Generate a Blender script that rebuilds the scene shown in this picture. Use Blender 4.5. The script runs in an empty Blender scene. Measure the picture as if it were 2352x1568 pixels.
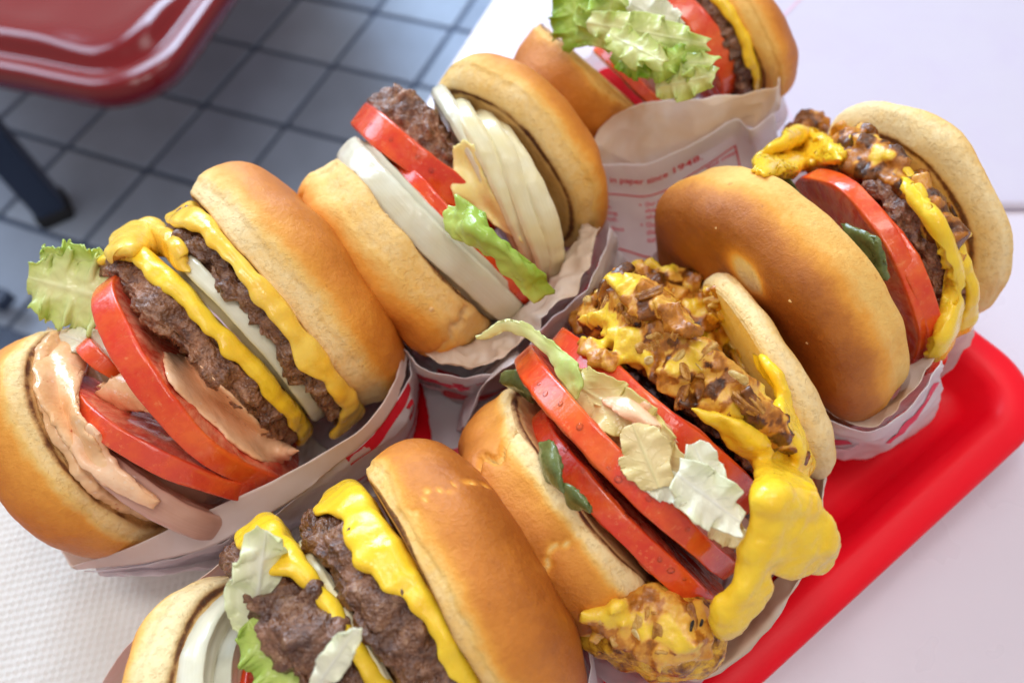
import bpy, bmesh, math, random
import numpy as np
from mathutils import Vector, Matrix
from mathutils.bvhtree import BVHTree

# ------------------------------------------------------------------ camera
SC = bpy.context.scene
PITCH, ROLL, CAM_H = math.radians(58.3), math.radians(4.85), 0.27     # z = 0 is the tray floor
FPX = 2850 * 2352 / 4096                                              # focal length in units of a 2352 px wide picture
FW = np.array([0, math.cos(PITCH), -math.sin(PITCH)])
_r = np.array([1.0, 0, 0]); _u = np.array([0, math.sin(PITCH), math.cos(PITCH)])
RT = math.cos(ROLL) * _r - math.sin(ROLL) * _u
UP = math.sin(ROLL) * _r + math.cos(ROLL) * _u
CAM = np.array([0, 0, CAM_H])
cam_data = bpy.data.cameras.new('camera')
cam_data.sensor_width = 36.0
cam_data.lens = 2850 / 4096 * 36.0
cam_data.clip_start = 0.01
cam_data.clip_end = 50
cam_data.dof.use_dof = True
cam_data.dof.focus_distance = 0.205
cam_data.dof.aperture_fstop = 8.5
cam = bpy.data.objects.new('camera', cam_data)
SC.collection.objects.link(cam)
m = Matrix.Identity(4)
for i in range(3):
    m[i][0] = RT[i]; m[i][1] = UP[i]; m[i][2] = -FW[i]; m[i][3] = CAM[i]
cam.matrix_world = m
SC.camera = cam

# ------------------------------------------------------------------ world and lamps
w = bpy.data.worlds.new('World'); SC.world = w; w.use_nodes = True
bg = w.node_tree.nodes['Background']
bg.inputs[0].default_value = (1.0, 0.955, 0.965, 1); bg.inputs[1].default_value = 0.66

def area(name, loc, target, size, power, col, sy=None):
    d = bpy.data.lights.new(name, 'AREA'); d.energy = power; d.color = col
    d.shape = 'RECTANGLE'; d.size = size; d.size_y = sy or size
    o = bpy.data.objects.new(name, d); SC.collection.objects.link(o)
    o.location = loc
    o.rotation_euler = (Vector(target) - Vector(loc)).to_track_quat('-Z', 'Y').to_euler()
    return o
area('window_light', (0.45, 0.95, 1.25), (0.0, 0.12, 0.03), 0.75, 4.5, (1.0, 0.97, 0.96), 0.55)
area('ceiling_light', (-0.30, 0.25, 1.30), (0, 0.12, 0.0), 0.30, 4.6, (1.0, 0.96, 0.93))
area('ceiling_light', (0.30, 0.15, 1.30), (0, 0.12, 0.0), 0.30, 4.2, (1.0, 0.96, 0.93))
area('ceiling_light', (0.05, -0.45, 1.25), (0, 0.12, 0.0), 0.30, 2.4, (1.0, 0.96, 0.93))
area('side_window', (-1.62, 1.55, 0.95), (-0.35, 0.5, -0.5), 0.62, 20, (0.62, 0.78, 1.0), 1.0)
area('side_window', (-0.85, 2.05, 0.95), (-0.35, 0.5, -0.5), 0.62, 30, (0.58, 0.77, 1.0), 1.0)
area('side_window', (-0.25, 2.20, 1.00), (-0.25, 0.7, -0.75), 0.62, 55, (0.58, 0.77, 1.0), 1.0)

vs = SC.view_settings
vs.view_transform = 'Standard'; vs.look = 'None'; vs.exposure = -0.45; vs.gamma = 1.0
vs.use_curve_mapping = False
SC.cycles.use_adaptive_sampling = True
SC.cycles.adaptive_threshold = 0.03
SC.cycles.max_bounces = 6
SC.cycles.diffuse_bounces = 4
SC.cycles.transparent_max_bounces = 8
SC.cycles.caustics_reflective = False
SC.cycles.caustics_refractive = False
SC.cycles.sample_clamp_indirect = 4.0

# ------------------------------------------------------------------ maths helpers
def ray(x, y):
    return FW + RT * (x - 1176) / FPX + UP * (784 - y) / FPX
def at(x, y, z):
    d = ray(x, y); return CAM + d * ((z - CAM_H) / d[2])
def norm(a): return a / np.linalg.norm(a)

_perm = np.random.RandomState(7).permutation(256); _perm = np.concatenate([_perm] * 3)
_grad = np.random.RandomState(3).normal(size=(256, 3)); _grad /= np.linalg.norm(_grad, axis=1)[:, None]
def perlin(P, freq=1.0, seed=0):
    P = np.asarray(P) * freq + seed * 17.31 + 100.0
    I = np.floor(P).astype(int); F = P - I; I &= 255
    W = F * F * F * (F * (F * 6 - 15) + 10)
    out = 0
    for dx in (0, 1):
        for dy in (0, 1):
            for dz in (0, 1):
                h = _perm[_perm[_perm[(I[..., 0] + dx) & 255] + ((I[..., 1] + dy) & 255)] + ((I[..., 2] + dz) & 255)]
                g = _grad[h]
                dd = g[..., 0] * (F[..., 0] - dx) + g[..., 1] * (F[..., 1] - dy) + g[..., 2] * (F[..., 2] - dz)
                wt = (W[..., 0] if dx else 1 - W[..., 0]) * (W[..., 1] if dy else 1 - W[..., 1]) * (W[..., 2] if dz else 1 - W[..., 2])
                out = out + dd * wt
    return out * 1.6
def fbm(P, freq, oct=3, seed=0, gain=0.5):
    o = 0; a = 1.0
    for k in range(oct):
        o = o + a * perlin(P, freq * 2.03 ** k, seed + k * 5); a *= gain
    return o
def sstep(a, b, x):
    t = np.clip((x - a) / (b - a), 0, 1); return t * t * (3 - 2 * t)
def catmull(pts, n, closed=False):
    """points (k, d) -> n samples of a Catmull-Rom curve"""
    p = np.asarray(pts, float); k = len(p)
    if closed:
        t = np.linspace(0, k, n, endpoint=False); idx = lambda i: i % k
        i = np.floor(t).astype(int)
    else:
        t = np.linspace(0, k - 1, n); i = np.minimum(np.floor(t).astype(int), k - 2)
    f = (t - i).reshape((-1,) + (1,) * (p.ndim - 1))
    if closed:
        g = [p[(i + o) % k] for o in (-1, 0, 1, 2)]
    else:
        q = np.concatenate([[2 * p[0] - p[1]], p, [2 * p[-1] - p[-2]]])
        g = [q[i + o + 1] for o in (-1, 0, 1, 2)]
    return 0.5 * ((2 * g[1]) + (-g[0] + g[2]) * f + (2 * g[0] - 5 * g[1] + 4 * g[2] - g[3]) * f ** 2 + (-g[0] + 3 * g[1] - 3 * g[2] + g[3]) * f ** 3)

# ------------------------------------------------------------------ material helpers
class NT:
    def __init__(s, name):
        s.m = bpy.data.materials.new(name); s.m.use_nodes = True
        s.t = s.m.node_tree; s.b = s.t.nodes['Principled BSDF']; s.out = s.t.nodes['Material Output']
    def n(s, typ, **kw):
        nd = s.t.nodes.new(typ)
        for k, v in kw.items():
            if k in nd.inputs: s.put(nd.inputs[k], v)
            else: setattr(nd, k, v)
        return nd
    def put(s, sock, v):
        if hasattr(v, 'is_output') or isinstance(v, bpy.types.NodeSocket): s.t.links.new(v, sock)
        else: sock.default_value = v
    def set(s, **kw):
        for k, v in kw.items(): s.put(s.b.inputs[k.replace('_', ' ')], v)
    def coord(s): 
        if not hasattr(s, 'c'): s.c = s.n('ShaderNodeTexCoord').outputs['Object']
        return s.c
    def noise(s, scale, detail=3, rough=0.55, vec=None, dist=0):
        nd = s.n('ShaderNodeTexNoise'); nd.inputs['Scale'].default_value = scale
        nd.inputs['Detail'].default_value = detail; nd.inputs['Roughness'].default_value = rough
        nd.inputs['Distortion'].default_value = dist
        s.t.links.new(vec or s.coord(), nd.inputs['Vector']); return nd.outputs['Fac']
    def voro(s, scale, feat='F1'):
        nd = s.n('ShaderNodeTexVoronoi'); nd.feature = feat; nd.inputs['Scale'].default_value = scale
        s.t.links.new(s.coord(), nd.inputs['Vector']); return nd.outputs['Distance']
    def attr(s, name):
        return s.n('ShaderNodeAttribute', attribute_name=name).outputs['Fac']
    def math(s, op, a, b=0.0, c=0.0, clamp=False):
        nd = s.n('ShaderNodeMath'); nd.operation = op; nd.use_clamp = clamp
        s.put(nd.inputs[0], a); s.put(nd.inputs[1], b); s.put(nd.inputs[2], c); return nd.outputs[0]
    def ramp(s, fac, stops):
        nd = s.n('ShaderNodeValToRGB'); cr = nd.color_ramp
        while len(cr.elements) < len(stops): cr.elements.new(0.5)
        for e, (p, c) in zip(cr.elements, stops): e.position = p; e.color = (*c, 1)
        s.t.links.new(fac, nd.inputs[0]); return nd.outputs['Color']
    def mix(s, fac, a, b, typ='MIX'):
        nd = s.n('ShaderNodeMix'); nd.data_type = 'RGBA'; nd.blend_type = typ
        s.put(nd.inputs[0], fac); 
        for sock, v in ((nd.inputs[6], a), (nd.inputs[7], b)):
            s.put(sock, (*v, 1) if isinstance(v, tuple) and len(v) == 3 else v)
        return nd.outputs[2]
    def bump(s, h, strength=0.3, dist=0.001, prev=None):
        nd = s.n('ShaderNodeBump'); nd.inputs['Strength'].default_value = strength; nd.inputs['Distance'].default_value = dist
        s.t.links.new(h, nd.inputs['Height'])
        if prev: s.t.links.new(prev, nd.inputs['Normal'])
        return nd.outputs['Normal']
    def translucent(s, col, amount):
        """mix a translucent lobe with the principled one"""
        tr = s.n('ShaderNodeBsdfTranslucent'); s.put(tr.inputs[0], col)
        mx = s.n('ShaderNodeMixShader'); s.put(mx.inputs[0], amount)
        s.t.links.new(s.b.outputs[0], mx.inputs[1]); s.t.links.new(tr.outputs[0], mx.inputs[2])
        s.t.links.new(mx.outputs[0], s.out.inputs['Surface'])

M = {}
def mk_bun(name, tint=1.0, gloss=0.34):
    t = NT(name)
    cr = t.attr('crust'); to = t.attr('toast')
    mott = t.noise(60, 4, 0.6); fine = t.noise(420, 4, 0.65)
    v = t.math('ADD', cr, t.math('MULTIPLY', t.math('SUBTRACT', mott, 0.5), 0.30))
    v = t.math('ADD', v, t.math('MULTIPLY', t.math('SUBTRACT', fine, 0.5), 0.24))
    k = tint
    col = t.ramp(v, [(0.0, (0.90, 0.70, 0.37)), (0.20, (0.86, 0.53, 0.145)), (0.42, (0.80, 0.34, 0.040)), (0.68, (0.62 * k, 0.205 * k, 0.020 * k)), (1.0, (0.34 * k, 0.085 * k, 0.009 * k))])
    tn = t.math('ADD', to, t.math('MULTIPLY', t.math('SUBTRACT', t.noise(260, 4, 0.7), 0.5), t.math('MULTIPLY', to, 1.4)))
    tcol = t.ramp(tn, [(0.0, (0.75, 0.45, 0.13)), (0.35, (0.52, 0.23, 0.045)), (0.7, (0.15, 0.045, 0.012)), (1.0, (0.05, 0.015, 0.006))])
    col = t.mix(t.math('MULTIPLY', tn, 1.6, clamp=True), col, tcol)
    pores = t.voro(650)
    crumbm = t.math('SUBTRACT', 1.0, t.math('MULTIPLY', cr, 2.6), clamp=True)
    pit = t.ramp(t.noise(520, 4, 0.7), [(0.52, (0, 0, 0)), (0.68, (1, 1, 1))])
    col = t.mix(t.math('MULTIPLY', t.math('MULTIPLY', crumbm, pit), 0.22), col, (0.70, 0.44, 0.16))
    h = t.math('ADD', t.math('MULTIPLY', t.noise(1300, 5, 0.65), 0.7), t.math('MULTIPLY', pores, 0.25))
    h = t.math('SUBTRACT', h, t.math('MULTIPLY', t.math('MULTIPLY', crumbm, pit), 0.9))
    nrm = t.bump(h, 0.55, 0.0008)
    nrm = t.bump(t.noise(90, 4, 0.5), 0.10, 0.0020, nrm)
    nrm = t.bump(t.noise(45, 9, 0.78, dist=1.5), 0.16, 0.0016, nrm)
    blem = t.ramp(t.noise(210, 3, 0.6), [(0.70, (0, 0, 0)), (0.78, (0.5, 0.5, 0.5))])
    col = t.mix(blem, col, (0.34, 0.12, 0.02))
    t.set(Base_Color=col, Normal=nrm)
    t.set(Roughness=t.math('SUBTRACT', 0.78, t.math('MULTIPLY', t.math('MINIMUM', cr, 1.0), 0.78 - gloss)))
    t.b.inputs['Specular IOR Level'].default_value = 0.45
    return t.m
M['bun'] = mk_bun('bun_crust')
M['bun_dark'] = mk_bun('bun_crust_dark', 0.86, 0.46)
M['bun_matte'] = mk_bun('bun_crust_matte', 1.05, 0.55)

def mk_patty(name, a=1.0, grey=0.0):
    t = NT(name)
    n1 = t.noise(170, 6, 0.7); n2 = t.noise(700, 4, 0.65)
    v = t.math('ADD', t.math('MULTIPLY', n1, 0.65), t.math('MULTIPLY', n2, 0.35))
    g = grey
    col = t.ramp(v, [(0.33, (0.035 * a, 0.012 * a, 0.008 * a)), (0.44, (0.12 * a, 0.045 * a, 0.022 * a)), (0.54, (0.23 * a, 0.100 * a, 0.046 * a)), (0.68, (0.42 * a, 0.235 * a, 0.125 * a))])
    red = t.noise(75, 4, 0.6)
    col = t.mix(t.ramp(red, [(0.50, (0, 0, 0)), (0.66, (0.75, 0.75, 0.75))]), col, (0.055 * a, 0.018 * a, 0.010 * a))
    pk = t.noise(130, 3, 0.5)
    col = t.mix(t.ramp(pk, [(0.55, (0, 0, 0)), (0.72, (0.6, 0.6, 0.6))]), col, (0.38 * a, 0.18 * a, 0.10 * a))
    nrm = t.bump(t.math('ADD', n2, t.math('MULTIPLY', t.voro(900), 0.6)), 0.7, 0.0011)
    t.set(Base_Color=col, Normal=nrm, Roughness=t.ramp(t.noise(240, 3, 0.6), [(0.35, (0.14,) * 3), (0.65, (0.45,) * 3)]))
    t.b.inputs['Specular IOR Level'].default_value = 0.75
    return t.m
M['patty'] = mk_patty('grilled_beef'); M['patty_light'] = mk_patty('grilled_beef_light', 1.35)

def mk_cheese(name, c, dark):
    t = NT(name)
    v = t.noise(70, 4, 0.6); spot = t.noise(330, 3, 0.7)
    col = t.mix(t.ramp(v, [(0.38, (0, 0, 0)), (0.7, (1, 1, 1))]), c, dark)
    col = t.mix(t.ramp(spot, [(0.70, (0, 0, 0)), (0.80, (0.8, 0.8, 0.8))]), col, (0.42, 0.16, 0.02))
    nrm = t.bump(t.noise(160, 4, 0.6), 0.25, 0.0016)
    nrm = t.bump(t.noise(900, 2, 0.5), 0.12, 0.0006, nrm)
    t.set(Base_Color=col, Normal=nrm, Roughness=t.ramp(t.noise(120, 3), [(0.35, (0.14,) * 3), (0.65, (0.36,) * 3)]), Subsurface_Weight=0.10, Subsurface_Scale=0.003, Subsurface_Radius=(1, 0.6, 0.1))
    return t.m
M['cheese'] = mk_cheese('melted_cheese', (0.90, 0.61, 0.035), (0.88, 0.53, 0.018))
M['cheese_pale'] = mk_cheese('melted_cheese_pale', (0.90, 0.62, 0.09), (0.88, 0.50, 0.03))
M['cheese_milk'] = mk_cheese('thin_melted_cheese', (0.92, 0.80, 0.36), (0.90, 0.70, 0.18))
M['cheese_deep'] = mk_cheese('cheese_slice', (0.86, 0.50, 0.05), (0.84, 0.44, 0.03))

def mk_tomato(name, rim, flesh):
    t = NT(name)
    sk = t.attr('skin'); rad = t.attr('rad'); ang = t.attr('ang')
    cv = t.n('ShaderNodeCombineXYZ'); t.t.links.new(t.math('MULTIPLY', ang, 14.0), cv.inputs[0]); t.t.links.new(t.math('MULTIPLY', rad, 5.0), cv.inputs[1])
    streak = t.noise(1.0, 4, 0.65, vec=cv.outputs[0])
    st = t.noise(220, 4, 0.6)
    f = t.mix(t.ramp(streak, [(0.42, (0, 0, 0)), (0.70, (1, 1, 1))]), flesh, (0.84, 0.30, 0.17))
    f = t.mix(t.ramp(st, [(0.52, (0, 0, 0)), (0.78, (0.8, 0.8, 0.8))]), f, (0.80, 0.22, 0.10))
    wall = t.math('MULTIPLY', t.ramp(rad, [(0.66, (0, 0, 0)), (0.74, (1, 1, 1)), (0.80, (0.2, 0.2, 0.2)), (0.86, (0, 0, 0))]), 0.35)
    f = t.mix(wall, f, (0.86, 0.42, 0.22))
    seeds = t.ramp(t.voro(240), [(0.16, (1, 1, 1)), (0.24, (0, 0, 0))])
    pocket = t.math('MULTIPLY', t.ramp(rad, [(0.55, (1, 1, 1)), (0.66, (0, 0, 0))]), t.math('MULTIPLY', seeds, 0.8))
    f = t.mix(pocket, f, (0.82, 0.52, 0.16))
    r = t.mix(t.ramp(t.noise(60, 4, 0.65), [(0.40, (0, 0, 0)), (0.66, (1, 1, 1))]), rim, (0.82, 0.13, 0.018))
    r = t.mix(t.ramp(t.noise(420, 3, 0.7), [(0.60, (0, 0, 0)), (0.76, (0.7, 0.7, 0.7))]), r, (0.85, 0.27, 0.09))
    col = t.mix(sk, f, r)
    nrm = t.bump(t.math('ADD', t.noise(400, 3, 0.6), streak), 0.22, 0.0008)
    t.set(Base_Color=col, Normal=nrm, Roughness=t.ramp(t.noise(90, 3, 0.6), [(0.38, (0.10,) * 3), (0.66, (0.34,) * 3)]), Coat_Weight=0.35, Coat_Roughness=0.05)
    return t.m
M['tomato'] = mk_tomato('tomato_flesh', (0.70, 0.040, 0.010), (0.66, 0.060, 0.028))
M['tomato_pink'] = mk_tomato('tomato_flesh_pink', (0.66, 0.06, 0.025), (0.68, 0.08, 0.045))

def mk_onion(name, c, d, tr=0.25):
    t = NT(name)
    rg = t.attr('ring'); rad = t.attr('rad')
    cv = t.n('ShaderNodeCombineXYZ'); t.t.links.new(t.math('MULTIPLY', rad, 46.0), cv.inputs[0]); t.t.links.new(t.math('MULTIPLY', t.attr('ang'), 2.0), cv.inputs[1])
    lines = t.noise(1.0, 3, 0.6, vec=cv.outputs[0])
    v = t.noise(75, 3, 0.55)
    col = t.mix(t.ramp(v, [(0.35, (0, 0, 0)), (0.7, (1, 1, 1))]), c, d)
    col = t.mix(t.math('MULTIPLY', t.ramp(lines, [(0.42, (0, 0, 0)), (0.62, (1, 1, 1))]), 0.22), col, tuple(x * 0.86 for x in d))
    col = t.mix(t.math('MULTIPLY', rg, 0.8), col, tuple(x * 0.66 for x in d))
    nrm = t.bump(t.math('ADD', t.noise(300, 3, 0.6), lines), 0.14, 0.0008)
    t.set(Base_Color=col, Normal=nrm, Roughness=0.18, Transmission_Weight=0.08, IOR=1.36)
    t.translucent(col, tr)
    return t.m
M['onion'] = mk_onion('raw_onion', (0.91, 0.89, 0.72), (0.88, 0.83, 0.58), 0.22)
M['onion_warm'] = mk_onion('raw_onion_warm', (0.94, 0.88, 0.62), (0.92, 0.80, 0.44), 0.14)
M['onion_pink'] = mk_onion('saucy_onion', (0.80, 0.50, 0.40), (0.74, 0.42, 0.32))

def mk_lettuce(name, pale, green, mix0=0.0):
    t = NT(name)
    g = t.attr('green'); ve = t.attr('vein')
    v = t.math('ADD', g, t.math('MULTIPLY', t.math('SUBTRACT', t.noise(110, 4, 0.6), 0.5), 0.7))
    col = t.ramp(v, [(0.1, pale), (0.5, tuple((a * 0.45 + b * 0.55) for a, b in zip(pale, green))), (0.95, green)])
    col = t.mix(t.math('MULTIPLY', ve, 0.5), col, tuple(min(0.9, x * 1.1 + 0.03) for x in pale))
    nrm = t.bump(t.math('ADD', t.math('MULTIPLY', t.noise(330, 3, 0.6), 0.6), ve), 0.4, 0.0008)
    t.set(Base_Color=col, Normal=nrm, Roughness=t.ramp(t.noise(140, 3), [(0.35, (0.10,) * 3), (0.65, (0.28,) * 3)]))
    t.translucent(col, 0.28)
    return t.m
M['lettuce'] = mk_lettuce('lettuce_leaf', (0.90, 0.90, 0.46), (0.46, 0.66, 0.05))
M['lettuce_white'] = mk_lettuce('lettuce_heart', (0.93, 0.92, 0.74), (0.70, 0.78, 0.24))
M['lettuce_green'] = mk_lettuce('lettuce_green', (0.66, 0.80, 0.20), (0.28, 0.50, 0.02))
M['lettuce_sauce'] = mk_lettuce('saucy_lettuce', (0.90, 0.74, 0.38), (0.70, 0.62, 0.12))

def mk_simple(name, stops, scale, rough=0.3, bscale=200, bstr=0.25, sss=0.2, radius=(1, 0.6, 0.4), coat=0.0, detail=4, trans=0.0, specks=None):
    t = NT(name)
    col = t.ramp(t.noise(scale, detail, 0.62), stops)
    if specks:
        col = t.mix(t.ramp(t.voro(260), [(0.10, (0.85, 0.85, 0.85)), (0.17, (0, 0, 0))]), col, specks)
        col = t.mix(t.ramp(t.noise(480, 2, 0.5), [(0.70, (0, 0, 0)), (0.78, (0.8, 0.8, 0.8))]), col, (0.55, 0.09, 0.03))
    t.set(Base_Color=col, Roughness=rough, Normal=t.bump(t.noise(bscale, 4, 0.6), bstr, 0.0015), Transmission_Weight=trans, IOR=1.38, Coat_Weight=coat, Coat_Roughness=0.08)
    return t.m
M['sauce'] = mk_simple('pink_spread', [(0.3, (0.84, 0.46, 0.24)), (0.55, (0.88, 0.55, 0.33)), (0.75, (0.90, 0.64, 0.43))], 90, 0.12, 220, 0.35, coat=0.3, specks=(0.86, 0.60, 0.40))
M['sauce_tan'] = mk_simple('tan_spread', [(0.3, (0.76, 0.42, 0.18)), (0.55, (0.85, 0.53, 0.28)), (0.75, (0.89, 0.63, 0.38))], 90, 0.12, 220, 0.35, coat=0.3, specks=(0.86, 0.60, 0.40))
M['grilled'] = mk_simple('grilled_onion', [(0.28, (0.10, 0.022, 0.003)), (0.42, (0.34, 0.10, 0.010)), (0.56, (0.56, 0.23, 0.026)), (0.72, (0.80, 0.50, 0.11))], 190, 0.14, 500, 0.6, 0.3, coat=0.0, trans=0.25)
M['grilled_brown'] = mk_simple('browned_onion', [(0.3, (0.06, 0.014, 0.003)), (0.5, (0.24, 0.07, 0.008)), (0.7, (0.45, 0.17, 0.022))], 190, 0.14, 500, 0.6, 0.2)
M['grilled_pale'] = mk_simple('soft_onion', [(0.3, (0.62, 0.33, 0.08)), (0.55, (0.80, 0.52, 0.18)), (0.75, (0.88, 0.70, 0.34))], 200, 0.18, 300, 0.3, 0.4, coat=0.3, trans=0.5)
M['cheese_onion'] = mk_simple('cheese_and_onion', [(0.36, (0.14, 0.045, 0.006)), (0.45, (0.42, 0.18, 0.02)), (0.53, (0.74, 0.40, 0.03)), (0.66, (0.90, 0.58, 0.05))], 190, 0.18, 450, 0.7, 0.2)
t = NT('onions_in_cheese')
pk = t.math('ADD', t.attr('pick'), t.math('MULTIPLY', t.math('SUBTRACT', t.noise(320, 4, 0.65), 0.5), 0.55))
cm = t.ramp(pk, [(0.0, (0.05, 0.014, 0.003)), (0.20, (0.24, 0.075, 0.009)), (0.42, (0.52, 0.19, 0.020)), (0.62, (0.74, 0.39, 0.060)), (0.82, (0.80, 0.50, 0.06)), (1.0, (0.86, 0.58, 0.04))])
t.set(Base_Color=cm, Roughness=t.ramp(t.noise(260, 3), [(0.35, (0.08,) * 3), (0.65, (0.3,) * 3)]), Normal=t.bump(t.noise(600, 4, 0.6), 0.45, 0.0007), Subsurface_Weight=0.12, Subsurface_Scale=0.003, Subsurface_Radius=(1, 0.5, 0.15))
M['mass'] = t.m
M['char'] = mk_simple('charred_bit', [(0.3, (0.01, 0.008, 0.008)), (0.7, (0.04, 0.03, 0.03))], 200, 0.3, 300, 0.3, 0)
M['pickle'] = mk_simple('pickle_slice', [(0.3, (0.045, 0.06, 0.012)), (0.55, (0.13, 0.16, 0.045)), (0.75, (0.26, 0.29, 0.13))], 120, 0.15, 300, 0.3, 0.3, coat=0.4)

def mk_paper(name, base, grease, gfac, tr):
    t = NT(name)
    g = t.ramp(t.noise(28, 4, 0.6, dist=0.6), [(0.5 - gfac * 0.22, (0, 0, 0)), (0.72 - gfac * 0.2, (1, 1, 1))])
    col = t.mix(g, base, grease)
    nrm = t.bump(t.noise(70, 3, 0.5), 0.12, 0.002)
    t.set(Base_Color=col, Roughness=0.5, Normal=nrm)
    t.translucent(col, tr)
    return t.m
M['paper'] = mk_paper('white_wrap_paper', (0.92, 0.88, 0.90), (0.88, 0.80, 0.84), 0.3, 0.40)
M['paper_plain'] = mk_paper('plain_paper', (0.72, 0.67, 0.77), (0.71, 0.65, 0.77), 0.3, 0.2)
M['paper_tan'] = mk_paper('greasy_wrap_paper', (0.93, 0.85, 0.79), (0.84, 0.68, 0.53), 0.8, 0.42)
M['paper_pink'] = mk_paper('inner_wrap_paper', (0.92, 0.81, 0.77), (0.88, 0.73, 0.66), 0.4, 0.42)
t = NT('red_print'); t.set(Base_Color=(0.68, 0.012, 0.03, 1), Roughness=0.5); M['print'] = t.m
t = NT('red_print_faded'); t.set(Base_Color=(0.74, 0.06, 0.12, 1), Roughness=0.5); M['print2'] = t.m
t = NT('tray_plastic')
t.set(Base_Color=t.ramp(t.noise(14, 3), [(0.3, (0.78, 0.001, 0.010)), (0.7, (0.84, 0.002, 0.016))]), Roughness=t.ramp(t.noise(60, 4), [(0.3, (0.36,) * 3), (0.7, (0.46,) * 3)]), Normal=t.bump(t.noise(1600, 2), 0.10, 0.0005)); t.b.inputs['Specular IOR Level'].default_value = 0.25; M['tray'] = t.m
t = NT('white_laminate')
t.set(Base_Color=t.ramp(t.noise(8, 3), [(0.3, (0.66, 0.60, 0.68)), (0.7, (0.70, 0.64, 0.72))]), Roughness=t.ramp(t.noise(30, 3), [(0.3, (0.24,) * 3), (0.7, (0.34,) * 3)]), Normal=t.bump(t.noise(900, 2), 0.05, 0.0005)); M['laminate'] = t.m
t = NT('napkin_paper')
t.set(Base_Color=t.ramp(t.noise(40, 3), [(0.3, (0.66, 0.62, 0.57)), (0.7, (0.70, 0.66, 0.61))]), Roughness=0.85, Normal=t.bump(t.noise(1800, 3), 0.15, 0.0004)); M['napkin'] = t.m
def mk_tile(k, c):
    t = NT('floor_tile_%d' % k)
    t.set(Base_Color=t.ramp(t.noise(6, 5, 0.6), [(0.3, tuple(x * 0.88 for x in c)), (0.7, tuple(x * 1.1 for x in c))]), Roughness=t.ramp(t.noise(20, 4), [(0.3, (0.34,) * 3), (0.7, (0.5,) * 3)]), Normal=t.bump(t.noise(120, 4), 0.12, 0.002))
    return t.m
TILE = [mk_tile(0, (0.36, 0.43, 0.55)), mk_tile(1, (0.315, 0.375, 0.48)), mk_tile(2, (0.40, 0.47, 0.58))]
t = NT('grout'); t.set(Base_Color=t.ramp(t.noise(30, 4), [(0.3, (0.085, 0.115, 0.18)), (0.7, (0.12, 0.155, 0.23))]), Roughness=0.8); M['grout'] = t.m
t = NT('chair_plastic'); t.set(Base_Color=(0.17, 0.0005, 0.002, 1), Roughness=0.16, Coat_Weight=0.1, Coat_Roughness=0.04); M['chair'] = t.m
t = NT('dark_metal'); t.set(Base_Color=(0.035, 0.05, 0.09, 1), Roughness=0.4, Metallic=0.2); M['metal'] = t.m
t = NT('rubber'); t.set(Base_Color=(0.012, 0.012, 0.014, 1), Roughness=0.7); M['rubber'] = t.m
t = NT('crumb'); t.set(Base_Color=(0.80, 0.52, 0.22, 1), Roughness=0.8); M['crumb'] = t.m
t = NT('water'); gl = t.n('ShaderNodeBsdfGlossy'); gl.inputs['Roughness'].default_value = 0.03; tp = t.n('ShaderNodeBsdfTransparent'); fn = t.n('ShaderNodeFresnel'); fn.inputs[0].default_value = 1.33
mx = t.n('ShaderNodeMixShader'); t.t.links.new(fn.outputs[0], mx.inputs[0]); t.t.links.new(tp.outputs[0], mx.inputs[1]); t.t.links.new(gl.outputs[0], mx.inputs[2]); t.t.links.new(mx.outputs[0], t.out.inputs['Surface']); M['water'] = t.m

# ------------------------------------------------------------------ object helpers
COL = SC.collection
BVH_POOL = {}                          # burger name -> list of (verts, faces) in world space, used to set things down on the food
def mesh_obj(name, verts, faces, mat, parent=None, attrs=None, smooth=True, origin=None):
    verts = np.asarray(verts, float)
    if parent is not None: off = np.array(parent['_o'])
    elif origin is not None: off = np.array(origin)
    else: off = np.zeros(3)
    me = bpy.data.meshes.new(name)
    me.from_pydata((verts - off).tolist(), [], [tuple(int(i) for i in f) for f in faces] if not isinstance(faces, np.ndarray) else faces.tolist())
    if smooth: me.polygons.foreach_set('use_smooth', np.ones(len(me.polygons), bool))
    for k, v in (attrs or {}).items():
        a = me.attributes.new(k, 'FLOAT', 'POINT'); a.data.foreach_set('value', np.asarray(v, np.float32))
    if mat: me.materials.append(mat)
    me.update()
    o = bpy.data.objects.new(name, me); COL.objects.link(o)
    if parent is not None: o.parent = parent
    elif origin is not None: o.location = origin
    if parent is not None and parent.get('_pool'):
        BVH_POOL.setdefault(parent['_pool'], []).append((verts, faces))
    return o
def thing(name, loc, label, cat, group=None, pool=None):
    o = bpy.data.objects.new(name, None); COL.objects.link(o); o.location = loc
    o.empty_display_size = 0.01
    o['_o'] = [float(x) for x in loc]
    if pool: o['_pool'] = pool
    o['label'] = label; o['category'] = cat
    if group: o['group'] = group
    return o
def tag(o, label=None, cat=None, group=None, kind=None):
    if label: o['label'] = label
    if cat: o['category'] = cat
    if group: o['group'] = group
    if kind: o['kind'] = kind
    return o

def grid_faces(n, m, closed_n=False, closed_m=False):
    i = np.arange(n if closed_n else n - 1); j = np.arange(m if closed_m else m - 1)
    I, J = np.meshgrid(i, j, indexing='ij')
    I2 = (I + 1) % n; J2 = (J + 1) % m
    return np.stack([I * m + J, I2 * m + J, I2 * m + J2, I * m + J2], -1).reshape(-1, 4)

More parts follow.
